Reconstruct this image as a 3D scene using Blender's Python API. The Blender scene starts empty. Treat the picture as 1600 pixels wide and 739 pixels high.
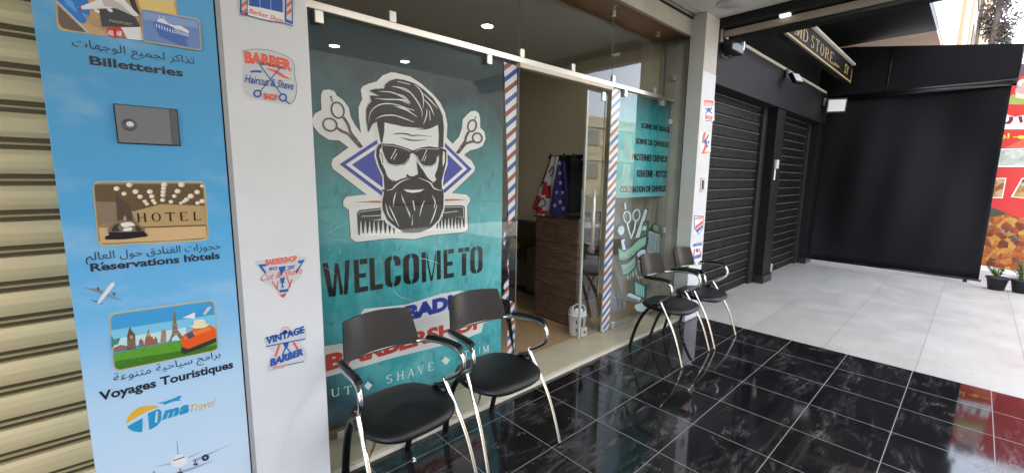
import bpy, bmesh, math, random
import numpy as np
from mathutils import Vector, Matrix
random.seed(7)
SC = bpy.context.scene
COL = SC.collection
R = math.radians

# ------------------------------------------------------------------ camera, sky, sun, exposure
CAM_LOC = Vector((0.0, -2.447, 1.61))
CAM_ROT = (R(81.8835), R(-0.73885), R(-42.44805))
FPX = 662.895
cam = bpy.data.cameras.new('camera'); cam.sensor_width = 36; cam.lens = FPX / 1600 * 36
cam.clip_start = 0.02; cam.clip_end = 500
camo = bpy.data.objects.new('camera', cam); COL.objects.link(camo)
camo.location = CAM_LOC; camo.rotation_euler = CAM_ROT
SC.camera = camo
SUN_EL, SUN_AZ = R(62), R(-28)          # azimuth from +Y towards +X
w = bpy.data.worlds.new('World'); SC.world = w; w.use_nodes = True
nt = w.node_tree; nt.nodes.clear()
sky = nt.nodes.new('ShaderNodeTexSky'); sky.sky_type = 'NISHITA'; sky.sun_disc = False
sky.sun_elevation = SUN_EL; sky.sun_rotation = SUN_AZ
sky.air_density = 1.0; sky.dust_density = 2.5; sky.ozone_density = 1.0
bg = nt.nodes.new('ShaderNodeBackground'); bg.inputs[1].default_value = 0.15
wo = nt.nodes.new('ShaderNodeOutputWorld')
hs = nt.nodes.new('ShaderNodeHueSaturation'); hs.inputs['Saturation'].default_value = .45
nt.links.new(sky.outputs[0], hs.inputs['Color']); nt.links.new(hs.outputs[0], bg.inputs[0]); nt.links.new(bg.outputs[0], wo.inputs[0])
sl = bpy.data.lights.new('sun', 'SUN'); sl.energy = 3.0; sl.angle = R(0.5); sl.color = (1, .95, .87)
so = bpy.data.objects.new('sun', sl); COL.objects.link(so)
sd = Vector((math.sin(SUN_AZ) * math.cos(SUN_EL), math.cos(SUN_AZ) * math.cos(SUN_EL), math.sin(SUN_EL)))
so.rotation_euler = sd.to_track_quat('Z', 'Y').to_euler(); so.location = (0, 0, 30)
SC.view_settings.view_transform = 'Standard'; SC.view_settings.look = 'None'
SC.view_settings.gamma = 1; SC.view_settings.use_curve_mapping = False
SC.view_settings.exposure = 3.4
SC.render.engine = 'CYCLES'
SC.cycles.use_denoising = True
SC.cycles.max_bounces = 10; SC.cycles.diffuse_bounces = 5; SC.cycles.transparent_max_bounces = 16
SC.cycles.glossy_bounces = 5; SC.cycles.sample_clamp_indirect = 6; SC.cycles.caustics_reflective = False

# ------------------------------------------------------------------ measuring: photo point -> point on a real plane
CM = bpy.data.objects['camera'].rotation_euler.to_matrix()
def _ray(x, y): return CM @ Vector(((x - 800) / FPX, -(y - 369.5) / FPX, -1))
def atY(x, y, Y=0.0): d = _ray(x, y); return CAM_LOC + d * ((Y - CAM_LOC.y) / d.y)
def atX(x, y, X): d = _ray(x, y); return CAM_LOC + d * ((X - CAM_LOC.x) / d.x)
def atZ(x, y, Z=0.0): d = _ray(x, y); return CAM_LOC + d * ((Z - CAM_LOC.z) / d.z)
class Crop:
    def __init__(s, ox, oy, sc): s.ox, s.oy, s.sc = ox, oy, sc
    def __call__(s, x, y): return (s.ox + x / s.sc, s.oy + y / s.sc)
PX = Crop(0, 0, 1)

# ------------------------------------------------------------------ materials
def s2l(c):
    return tuple((v / 255 / 12.92) if v / 255 <= .04045 else ((v / 255 + .055) / 1.055) ** 2.4 for v in c)
MATS = {}
def mat(name, col, rough=.5, metal=0., spec=.5, var=0., vscale=6., bump=0., bscale=60., rvar=0., stretch=(1, 1, 1), coat=0.):
    if name in MATS: return MATS[name]
    m = bpy.data.materials.new(name); m.use_nodes = True; MATS[name] = m
    n = m.node_tree.nodes; L = m.node_tree.links; b = n['Principled BSDF']
    b.inputs['Base Color'].default_value = (*col, 1); b.inputs['Roughness'].default_value = rough
    b.inputs['Metallic'].default_value = metal; b.inputs['Specular IOR Level'].default_value = spec
    b.inputs['Coat Weight'].default_value = coat
    if var or bump or rvar:
        tc = n.new('ShaderNodeNewGeometry'); mp = n.new('ShaderNodeMapping'); mp.inputs['Scale'].default_value = stretch
        L.new(tc.outputs['Position'], mp.inputs['Vector'])
        nz = n.new('ShaderNodeTexNoise'); nz.inputs['Scale'].default_value = vscale; nz.inputs['Detail'].default_value = 6; nz.inputs['Roughness'].default_value = .6
        L.new(mp.outputs[0], nz.inputs['Vector'])
        if var:
            r = n.new('ShaderNodeMapRange'); r.inputs['From Min'].default_value = .25; r.inputs['From Max'].default_value = .75
            r.inputs['To Min'].default_value = 1 - var; r.inputs['To Max'].default_value = 1 + var
            L.new(nz.outputs['Fac'], r.inputs['Value'])
            v = n.new('ShaderNodeVectorMath'); v.operation = 'SCALE'; v.inputs[0].default_value = col
            L.new(r.outputs[0], v.inputs['Scale']); L.new(v.outputs[0], b.inputs['Base Color'])
        if rvar:
            r2 = n.new('ShaderNodeMapRange'); r2.inputs['From Min'].default_value = .3; r2.inputs['From Max'].default_value = .7
            r2.inputs['To Min'].default_value = max(.02, rough - rvar); r2.inputs['To Max'].default_value = rough + rvar
            L.new(nz.outputs['Fac'], r2.inputs['Value']); L.new(r2.outputs[0], b.inputs['Roughness'])
        if bump:
            nb = n.new('ShaderNodeTexNoise'); nb.inputs['Scale'].default_value = bscale; nb.inputs['Detail'].default_value = 4
            L.new(mp.outputs[0], nb.inputs['Vector'])
            bp = n.new('ShaderNodeBump'); bp.inputs['Strength'].default_value = bump; bp.inputs['Distance'].default_value = .01
            L.new(nb.outputs['Fac'], bp.inputs['Height']); L.new(bp.outputs[0], b.inputs['Normal'])
    return m
def emat(name, col, st):
    if name in MATS: return MATS[name]
    m = mat(name, (.8, .8, .8), .4); b = m.node_tree.nodes['Principled BSDF']
    b.inputs['Emission Color'].default_value = (*col, 1); b.inputs['Emission Strength'].default_value = st
    return m
class G:
    """tiny node-graph helper on a new material"""
    def __init__(s, name, rough=.5, spec=.5, metal=0.):
        s.m = bpy.data.materials.new(name); s.m.use_nodes = True; MATS[name] = s.m
        s.n = s.m.node_tree.nodes; s.L = s.m.node_tree.links; s.b = s.n['Principled BSDF']
        s.b.inputs['Roughness'].default_value = rough; s.b.inputs['Specular IOR Level'].default_value = spec; s.b.inputs['Metallic'].default_value = metal
        s.geo = s.n.new('ShaderNodeNewGeometry'); s.pos = s.geo.outputs['Position']
        sp = s.n.new('ShaderNodeSeparateXYZ'); s.L.new(s.pos, sp.inputs[0]); s.x, s.y, s.z = sp.outputs
    def _in(s, sock, v):
        if hasattr(v, 'is_linked') or hasattr(v, 'links'): s.L.new(v, sock)
        else: sock.default_value = v
    def math(s, op, a, b=0., c=0.):
        q = s.n.new('ShaderNodeMath'); q.operation = op
        s._in(q.inputs[0], a); s._in(q.inputs[1], b); s._in(q.inputs[2], c); return q.outputs[0]
    def mr(s, v, a, b, c=0., d=1.):
        q = s.n.new('ShaderNodeMapRange'); s._in(q.inputs[0], v)
        for i, k in enumerate((a, b, c, d)): s._in(q.inputs[1 + i], k)
        return q.outputs[0]
    def noise(s, scale, detail=5, rough=.55, stretch=(1, 1, 1), out='Fac', dist=0.):
        mp = s.n.new('ShaderNodeMapping'); mp.inputs['Scale'].default_value = stretch; s.L.new(s.pos, mp.inputs[0])
        q = s.n.new('ShaderNodeTexNoise'); q.inputs['Scale'].default_value = scale; q.inputs['Detail'].default_value = detail
        q.inputs['Roughness'].default_value = rough; q.inputs['Distortion'].default_value = dist; s.L.new(mp.outputs[0], q.inputs['Vector']); return q.outputs[out]
    def voro(s, scale, out='Color', stretch=(1, 1, 1), feature='F1'):
        mp = s.n.new('ShaderNodeMapping'); mp.inputs['Scale'].default_value = stretch; s.L.new(s.pos, mp.inputs[0])
        q = s.n.new('ShaderNodeTexVoronoi'); q.feature = feature; q.inputs['Scale'].default_value = scale; s.L.new(mp.outputs[0], q.inputs['Vector']); return q.outputs[out]
    def mix(s, f, a, b):
        q = s.n.new('ShaderNodeMix'); q.data_type = 'RGBA'; s._in(q.inputs[0], f)
        for k, v in ((6, a), (7, b)):
            if isinstance(v, tuple): q.inputs[k].default_value = (*v[:3], 1)
            else: s.L.new(v, q.inputs[k])
        return q.outputs[2]
    def ramp(s, v, stops, interp='LINEAR'):
        q = s.n.new('ShaderNodeValToRGB'); q.color_ramp.interpolation = interp; s._in(q.inputs[0], v)
        e = q.color_ramp.elements
        while len(e) < len(stops): e.new(.5)
        for el, (p, c) in zip(e, stops): el.position = p; el.color = (*c, 1)
        return q.outputs[0]
    def col(s, v): s._in(s.b.inputs['Base Color'], v); return s
    def rough(s, v): s._in(s.b.inputs['Roughness'], v); return s
    def bump(s, h, st=.2, d=.01):
        q = s.n.new('ShaderNodeBump'); q.inputs['Strength'].default_value = st; q.inputs['Distance'].default_value = d
        s.L.new(h, q.inputs['Height']); s.L.new(q.outputs[0], s.b.inputs['Normal']); return s

def frac_line(g, v, off, per, half):
    """1 inside a joint line of the given half width, repeating every per"""
    t = g.math('SUBTRACT', v, off); t = g.math('DIVIDE', t, per)
    t = g.math('FRACT', g.math('ADD', t, 100.5)); t = g.math('ABSOLUTE', g.math('SUBTRACT', t, .5))
    return g.math('LESS_THAN', t, half / per)

# black polished tiles with pale joints and dried smears
g = G('black_tile', .06, .5)
j = g.math('MAXIMUM', frac_line(g, g.x, 4.437, .4437, .0024), frac_line(g, g.y, -1.343, .4497, .0024))
sm = g.mr(g.noise(1.9, 10, .74, (1.0, 3.4, 1), dist=.7), .50, .74)
sm2 = g.mr(g.noise(11, 7, .72, (.7, 3.0, 1)), .42, .70)
smear = g.math('MULTIPLY', sm, sm2)
prints = g.math('MULTIPLY', g.mr(g.noise(5.5, 2, .5, dist=.4), .64, .70), g.mr(g.noise(70, 3, .6), .45, .6))
spots = g.mr(g.noise(60, 3, .6), .69, .75)
haze_ = g.mr(g.noise(.9, 5, .6), .35, .7, .005, .045)
smear = g.math('MINIMUM', g.math('ADD', g.math('ADD', g.math('MULTIPLY', smear, .8), haze_), g.math('ADD', g.math('MULTIPLY', prints, .35), g.math('MULTIPLY', spots, .14))), 1.)
c = g.mix(smear, (.005, .005, .006), (.21, .20, .19))
g.col(g.mix(j, c, (.22, .21, .20)))
tile_r = g.mr(g.noise(1.6, 2), .35, .65, .02, .06)
r_ = g.math('ADD', g.math('MULTIPLY', smear, .40), tile_r)
g.rough(g.math('MAXIMUM', r_, g.math('MULTIPLY', j, .6)))
g.bump(g.math('SUBTRACT', g.math('MULTIPLY', g.noise(3.0, 2), .12), j), .06, .004)
M_TILE = g.m
# white pavement
g = G('white_tile', .45, .4)
jy = frac_line(g, g.y, -1.6, .655, .004); jx = frac_line(g, g.x, 4.9, 1.31, .0025)
base = g.mix(g.mr(g.noise(1.3, 8, .65, (1, 2.5, 1)), .3, .7), (.40, .380, .336), (.48, .460, .414))
base = g.mix(g.math('MULTIPLY', g.mr(g.noise(4.5, 8, .72, (1, 3, 1), dist=.6), .56, .72), .45), base, (.235, .22, .19))
wn_ = g.n.new('ShaderNodeTexWhiteNoise'); wn_.noise_dimensions = '2D'; cv = g.n.new('ShaderNodeCombineXYZ')
g.L.new(g.math('FLOOR', g.math('DIVIDE', g.math('SUBTRACT', g.x, 4.9), 1.31)), cv.inputs[0]); g.L.new(g.math('FLOOR', g.math('DIVIDE', g.math('ADD', g.y, 1.6), .655)), cv.inputs[1]); g.L.new(cv.outputs[0], wn_.inputs['Vector'])
base = g.mix(g.math('MULTIPLY', wn_.outputs['Value'], .30), base, (.285, .27, .235))
base = g.mix(g.math('MULTIPLY', g.mr(g.noise(38, 3, .6), .70, .74), .35), base, (.20, .185, .165))
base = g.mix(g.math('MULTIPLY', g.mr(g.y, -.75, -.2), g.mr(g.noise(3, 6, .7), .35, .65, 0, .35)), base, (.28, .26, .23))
base = g.mix(g.math('MULTIPLY', jx, .38), base, (.24, .23, .21))
g.col(g.mix(g.math('MULTIPLY', jy, .8), base, (.22, .21, .19)))
g.rough(g.mr(g.noise(3, 5), .3, .7, .3, .55))
M_PAVE = g.m
# wooden shop floor
g = G('wood_floor', .4, .4)
pl = g.math('FLOOR', g.math('DIVIDE', g.y, .09))
gr = g.noise(6, 6, .6, (.6, 9, 1))
g.col(g.mix(gr, (.30, .19, .095), (.52, .36, .20)))
M_WOOD = g.m
g = G('counter_wood', .45, .4)
gr = g.noise(4, 9, .72, (1, 1.6, 14), dist=.5)
cc = g.ramp(gr, [(.32, (.028, .016, .011)), (.5, (.105, .06, .04)), (.68, (.22, .14, .095))])
cc = g.mix(g.mr(g.noise(2.5, 4), .4, .65, 0, .5), cc, (.07, .045, .033))
jz = frac_line(g, g.z, .03, .29, .004)
g.col(g.mix(jz, cc, (.02, .012, .01)))
M_COUNTER = g.m
g = G('brown_board', .35, .4)
g.col(g.ramp(g.noise(4, 6, .6, (.5, 8, 8)), [(.3, (.20, .075, .025)), (.7, (.36, .16, .06))]))
M_BOARD = g.m
# teal print
def teal(name, z0, z1, x0, x1):
    g = G(name, .35, .3)
    n1 = g.noise(2.2, 8, .65, (1, 1, .7), dist=.4); n2 = g.noise(9, 7, .7, (1.5, 1, .8)); n3 = g.noise(30, 4, .6, (1.2, 1, .5)); n4 = g.noise(16, 6, .75, (2.2, 1, .45))
    t = g.ramp(n1, [(.28, (.015, .20, .245)), (.46, (.06, .40, .44)), (.62, (.125, .53, .57)), (.76, (.32, .70, .73))])
    t = g.mix(g.math('MULTIPLY', g.mr(n2, .54, .66), .55), t, (.025, .14, .16))
    t = g.mix(g.math('MULTIPLY', g.mr(n3, .6, .72), .25), t, (.5, .7, .7))
    t = g.mix(g.math('MULTIPLY', g.mr(n4, .60, .68), .6), t, (.02, .10, .115))
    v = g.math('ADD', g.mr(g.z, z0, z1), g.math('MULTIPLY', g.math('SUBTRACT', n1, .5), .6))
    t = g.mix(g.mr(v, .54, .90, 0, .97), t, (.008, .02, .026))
    return g, t, n1
g, t, n1 = teal('teal_print', .03, 2.42, .78, 2.16)
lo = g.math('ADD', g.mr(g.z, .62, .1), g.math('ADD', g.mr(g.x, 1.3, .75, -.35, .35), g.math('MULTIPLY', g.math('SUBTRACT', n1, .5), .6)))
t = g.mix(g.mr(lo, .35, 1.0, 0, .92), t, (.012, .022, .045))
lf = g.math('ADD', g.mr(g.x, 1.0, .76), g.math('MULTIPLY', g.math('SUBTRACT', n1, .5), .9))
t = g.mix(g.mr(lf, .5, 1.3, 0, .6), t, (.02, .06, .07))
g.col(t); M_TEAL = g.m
g, t, n1 = teal('teal_list_print', 1.40, 2.6, 3.6, 4.6)
t = g.mix(g.mr(g.z, 1.46, 1.40, 0, .7), t, (.25, .55, .62)); g.col(t); M_TEAL2 = g.m
# barber stripes
def stripes(name, period, slope=1.0):
    g = G(name, .35, .3)
    u = g.math('SUBTRACT', g.z, g.math('MULTIPLY', g.x, slope))
    f = g.math('FRACT', g.math('ADD', g.math('DIVIDE', u, period), 50.))
    W_, B_, R_ = (.74, .74, .76), (.035, .085, .33), (.30, .075, .06)
    g.col(g.ramp(f, [(0, W_), (.27, B_), (.5, W_), (.77, R_)], 'CONSTANT')); return g.m
M_STRIPE = stripes('barber_stripe', .172, .72)
# blue sky print on the travel panel
g = G('sky_print', .35, .35)
zz = g.mr(g.z, .3, 2.2)
t = g.ramp(zz, [(0, (.62, .74, .86)), (.25, (.46, .67, .88)), (.42, (.17, .50, .84)), (.62, (.085, .42, .78)), (.85, (.085, .37, .66)), (1, (.12, .42, .72))])
cl = g.math('MULTIPLY', g.mr(g.noise(2.6, 7, .55, (1, 1, 1.9)), .5, .75), .55)
g.col(g.mix(cl, t, (.55, .72, .86))); M_SKYP = g.m
# gold shutter paint
g = G('gold_paint', .33, .5, .12)
g.col(g.mix(g.noise(7, 6, .6, (.35, 1, 3)), (.60, .49, .265), (.74, .63, .385)))
g.rough(g.mr(g.noise(20, 5, .6, (.2, 1, 2)), .3, .7, .26, .42)); M_GOLD = g.m
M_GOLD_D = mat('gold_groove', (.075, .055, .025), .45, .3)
M_WHITE = mat('white_paint', (.74, .75, .765), .45, var=.06, vscale=2.2, bump=.03, bscale=40)
M_CREAM = mat('cream_wall', (.60, .575, .53), .6, var=.06, vscale=4, bump=.05, bscale=50)
M_GREYW = mat('grey_wall', (.47, .47, .455), .6, var=.06, vscale=3)
M_JAMB = mat('jamb_metal', (.42, .39, .33), .5, .2, var=.15, vscale=5)
M_BLACK = mat('black_paint', (.006, .006, .0065), .5, 0, .25, var=.2, vscale=4, bump=.03, bscale=80)
M_BLKGAP = mat('black_slot', (.006, .006, .006), .8)
M_FASCIA = mat('charcoal_fascia', (.0125, .0122, .014), .6, 0, .2, var=.15, vscale=3)
M_STEEL = mat('brushed_steel', (.74, .71, .65), .34, .9)
M_CHROME = mat('chrome', (.60, .58, .55), .09, 1.)
g = G('worn_chrome', .15, .5, 1.)
rs = g.mr(g.noise(38, 6, .7), .60, .70)
g.col(g.mix(rs, (.50, .465, .41), (.18, .08, .035))); g.rough(g.mr(rs, 0, 1, .13, .7)); M_WCHR = g.m
g = G('rusty_rod', .4, .5, .8)
g.col(g.mix(g.mr(g.noise(30, 5), .42, .6), (.48, .26, .12), (.62, .54, .42))); M_RUST = g.m
M_LEATH = mat('black_leatherette', (.004, .004, .0046), .42, 0, .45, var=.25, vscale=5, bump=.12, bscale=260)
g = G('black_veneer', .32, .5)
g.col(g.mix(g.noise(14, 5, .6, (9, 9, .5)), (.003, .0027, .0026), (.009, .008, .0074))); g.rough(g.mr(g.noise(9, 4), .3, .7, .26, .42)); M_VENEER = g.m
M_BLKPL = mat('black_plastic', (.0045, .0045, .005), .32, var=.15, vscale=20)
M_MARBLE = mat('sill_stone', (.50, .45, .32), .4, var=.14, vscale=5, rvar=.1)
M_NOSE = mat('sill_nosing', (.66, .60, .50), .4, var=.1, vscale=8)
M_IWALL = mat('beige_interior_wall', (.66, .60, .44), .7, var=.03, vscale=2)
M_ICEIL = mat('interior_ceiling_paint', (.55, .54, .50), .7)
M_PRW = mat('print_white', (.86, .86, .86), .4)
M_PRK = mat('print_black', (.008, .0075, .008), .5, 0, .3)
M_PRG = mat('print_charcoal', (.014, .013, .0155), .5, 0, .3)
M_PRB = mat('print_blue', (.018, .04, .38), .4)
M_PRB2 = mat('print_bright_blue', (.03, .15, .52), .4)
M_PRR = mat('print_red', (.62, .055, .035), .4)
M_PRO = mat('print_orange_red', (.66, .13, .06), .4)
M_PRPALE = mat('print_pale', (.62, .64, .66), .4)
M_PRY = mat('print_gold', (.62, .42, .07), .4)
M_PRTEAL = mat('print_logo_teal', (.03, .26, .42), .4)
def pm(rgb): return mat('print_%02x%02x%02x' % rgb, tuple(min(.85, v * 1.15) for v in s2l(rgb)), .4)

# clear glass that mirrors by angle, both faces of the sheet accounted for on its front face
m = bpy.data.materials.new('clear_glass'); m.use_nodes = True; n = m.node_tree.nodes; n.clear(); L = m.node_tree.links
o_ = n.new('ShaderNodeOutputMaterial'); mx = n.new('ShaderNodeMixShader'); tr = n.new('ShaderNodeBsdfTransparent'); gl = n.new('ShaderNodeBsdfGlossy')
gl.inputs['Roughness'].default_value = .003; gl.inputs['Color'].default_value = (.95, .97, 1, 1); tr.inputs['Color'].default_value = (.975, .985, .98, 1)
fr = n.new('ShaderNodeFresnel'); fr.inputs['IOR'].default_value = 1.50; ge = n.new('ShaderNodeNewGeometry')
iv = n.new('ShaderNodeMath'); iv.operation = 'SUBTRACT'; iv.inputs[0].default_value = 1; L.new(ge.outputs['Backfacing'], iv.inputs[1])
ml = n.new('ShaderNodeMath'); ml.operation = 'MULTIPLY'; L.new(fr.outputs[0], ml.inputs[0]); L.new(iv.outputs[0], ml.inputs[1])
L.new(ml.outputs[0], mx.inputs[0]); L.new(tr.outputs[0], mx.inputs[1]); L.new(gl.outputs[0], mx.inputs[2]); L.new(mx.outputs[0], o_.inputs[0])
M_GLASS = m
M_GEDGE = mat('glass_edge', (.30, .36, .33), .15)

# ------------------------------------------------------------------ mesh builder
def catmull(pts, n=8, closed=False):
    P = [Vector(p) for p in pts]; out = []; N = len(P)
    rng = range(N) if closed else range(N - 1)
    for i in rng:
        g_ = lambda k: P[k % N] if closed else P[min(max(k, 0), N - 1)]
        a, b, c, d = g_(i - 1), g_(i), g_(i + 1), g_(i + 2)
        for k in range(n):
            t = k / n
            out.append(.5 * ((2 * b) + (c - a) * t + (2 * a - 5 * b + 4 * c - d) * t * t + (3 * b - a - 3 * c + d) * t ** 3))
    if not closed: out.append(P[-1])
    return out
class MB:
    def __init__(s): s.v = []; s.f = []; s.mi = []; s.mats = []; s.sm = []
    def mid(s, m):
        if m not in s.mats: s.mats.append(m)
        return s.mats.index(m)
    def add(s, vs, fs, m, smooth=False):
        b = len(s.v); k = s.mid(m); s.v += [tuple(v) for v in vs]
        for f in fs: s.f.append([b + i for i in f]); s.mi.append(k); s.sm.append(smooth)
        return s
    def box(s, x0, x1, y0, y1, z0, z1, m):
        vs = [(x, y, z) for x in (x0, x1) for y in (y0, y1) for z in (z0, z1)]
        return s.add(vs, [(0, 1, 3, 2), (4, 6, 7, 5), (0, 4, 5, 1), (2, 3, 7, 6), (0, 2, 6, 4), (1, 5, 7, 3)], m)
    def prism(s, prof, axis, a, b, m, smooth=False):
        """prof: closed outline in the other two axes, swept along axis from a to b"""
        def P(q, t): return {'x': (t, q[0], q[1]), 'y': (q[0], t, q[1]), 'z': (q[0], q[1], t)}[axis]
        n = len(prof); vs = [P(q, a) for q in prof] + [P(q, b) for q in prof]
        fs = [(i, (i + 1) % n, n + (i + 1) % n, n + i) for i in range(n)]
        s.add(vs, fs, m, smooth); k = len(s.v) - 2 * n
        s.f += [[k + i for i in range(n)][::-1], [k + n + i for i in range(n)]]; s.mi += [s.mid(m)] * 2; s.sm += [False] * 2
        return s
    def tube(s, pts, r, m, seg=10, flat=None, n=6, smooth=True, rs=None):
        P = catmull(pts, n) if len(pts) > 2 else [Vector(p) for p in pts]
        N = len(P); rings = []; up = None
        for i, p in enumerate(P):
            t = (P[min(i + 1, N - 1)] - P[max(i - 1, 0)]).normalized()
            if up is None:
                up = Vector((1, 0, 0)) if abs(t.x) < .8 else Vector((0, 0, 1))
            u = (up - t * up.dot(t)).normalized(); up = u; v = t.cross(u)
            rr = r if rs is None else rs[0] + (rs[1] - rs[0]) * i / (N - 1)
            fl = flat or 1.
            rings.append([p + u * (rr * math.cos(2 * math.pi * k / seg)) + v * (rr * fl * math.sin(2 * math.pi * k / seg)) for k in range(seg)])
        vs = [q for g_ in rings for q in g_]
        fs = [(i * seg + k, i * seg + (k + 1) % seg, (i + 1) * seg + (k + 1) % seg, (i + 1) * seg + k) for i in range(N - 1) for k in range(seg)]
        fs += [tuple(range(seg))[::-1], tuple((N - 1) * seg + k for k in range(seg))]
        return s.add(vs, fs, m, smooth)
    def lathe(s, c, prof, m, seg=24, smooth=True, axis='z'):
        vs = []; n = len(prof)
        for r_, h in prof:
            for k in range(seg):
                a = 2 * math.pi * k / seg
                q = (r_ * math.cos(a), r_ * math.sin(a), h)
                if axis == 'y': q = (q[0], q[2], q[1])
                vs.append((c[0] + q[0], c[1] + q[1], c[2] + q[2]))
        fs = [(i * seg + k, i * seg + (k + 1) % seg, (i + 1) * seg + (k + 1) % seg, (i + 1) * seg + k) for i in range(n - 1) for k in range(seg)]
        fs += [tuple(range(seg))[::-1], tuple((n - 1) * seg + k for k in range(seg))]
        return s.add(vs, fs, m, smooth)
    def build(s, name, parent=None, loc=None, bevel=0., recalc=True):
        base = Vector((0, 0, 0))
        q = parent
        while q is not None: base += q.location; q = q.parent
        if loc is not None: base = base + Vector(loc)
        me = bpy.data.meshes.new(name); me.from_pydata([tuple(Vector(v) - base) for v in s.v], [], s.f)
        for mm in s.mats: me.materials.append(mm)
        me.polygons.foreach_set('material_index', s.mi); me.polygons.foreach_set('use_smooth', s.sm); me.update()
        if recalc:
            bm = bmesh.new(); bm.from_mesh(me); bmesh.ops.recalc_face_normals(bm, faces=bm.faces); bm.to_mesh(me); bm.free()
        o = bpy.data.objects.new(name, me); COL.objects.link(o); o.parent = parent
        if loc is not None: o.location = loc
        if bevel:
            md = o.modifiers.new('edge', 'BEVEL'); md.width = bevel; md.segments = 2; md.limit_method = 'ANGLE'; md.angle_limit = R(40)
        return o
def tag(o, label=None, cat=None, group=None, kind=None):
    if label: o['label'] = label
    if cat: o['category'] = cat
    if group: o['group'] = group
    if kind: o['kind'] = kind
    return o
def thing(name, label, cat, loc=(0, 0, 0), group=None):
    o = bpy.data.objects.new(name, None); COL.objects.link(o); o.location = loc; o.empty_display_size = .1
    return tag(o, label, cat, group)
def copy_tree(o, parent=None):
    c = o.copy(); COL.objects.link(c); c.parent = parent
    for ch in list(o.children): copy_tree(ch, c)
    return c
def bx(name, b, m, parent=None, loc=None, bevel=0.):
    return MB().box(*b, m).build(name, parent, loc, bevel)

# ------------------------------------------------------------------ flat prints on a plane
LAYER = .0008
FONT_CACHE = {}
def text_mesh(body, bold=0., shear=0., space=1.):
    k = (body, bold, shear, space)
    if k not in FONT_CACHE:
        cu = bpy.data.curves.new('lettering', 'FONT'); cu.body = body; cu.offset = bold; cu.shear = shear; cu.space_character = space; cu.resolution_u = 3
        o = bpy.data.objects.new('lettering', cu); COL.objects.link(o); bpy.context.view_layer.update()
        me = bpy.data.meshes.new_from_object(o.evaluated_get(bpy.context.evaluated_depsgraph_get()))
        vs = [(v.co.x, v.co.y) for v in me.vertices]; fs = [tuple(p.vertices) for p in me.polygons]
        bpy.data.objects.remove(o); bpy.data.curves.remove(cu); bpy.data.meshes.remove(me)
        x0 = min(v[0] for v in vs); x1 = max(v[0] for v in vs); y0 = min(v[1] for v in vs); y1 = max(v[1] for v in vs)
        FONT_CACHE[k] = ([((x - x0) / (x1 - x0), (y - y0) / (y1 - y0)) for x, y in vs], fs)
    return FONT_CACHE[k]
ARF = {'ا': (0xFE8D, 0), 'ب': (0xFE8F, 1), 'ة': (0xFE93, 0), 'ت': (0xFE95, 1), 'ج': (0xFE9D, 1), 'ح': (0xFEA1, 1), 'د': (0xFEA9, 0), 'ذ': (0xFEAB, 0), 'ر': (0xFEAD, 0), 'ز': (0xFEAF, 0), 'س': (0xFEB1, 1), 'ع': (0xFEC9, 1), 'ف': (0xFED1, 1), 'ق': (0xFED5, 1), 'ك': (0xFED9, 1), 'ل': (0xFEDD, 1), 'م': (0xFEE1, 1), 'ن': (0xFEE5, 1), 'ه': (0xFEE9, 1), 'و': (0xFEED, 0), 'ي': (0xFEF1, 1)}
def arabic(s):
    out = ''
    for i, c in enumerate(s):
        if c not in ARF: out += c; continue
        p = i > 0 and s[i - 1] in ARF and ARF[s[i - 1]][1]; n = i + 1 < len(s) and s[i + 1] in ARF and ARF[c][1]
        out += chr(ARF[c][0] + (3 if p and n else 2 if n else 1 if p else 0))
    return out[::-1]
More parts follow.
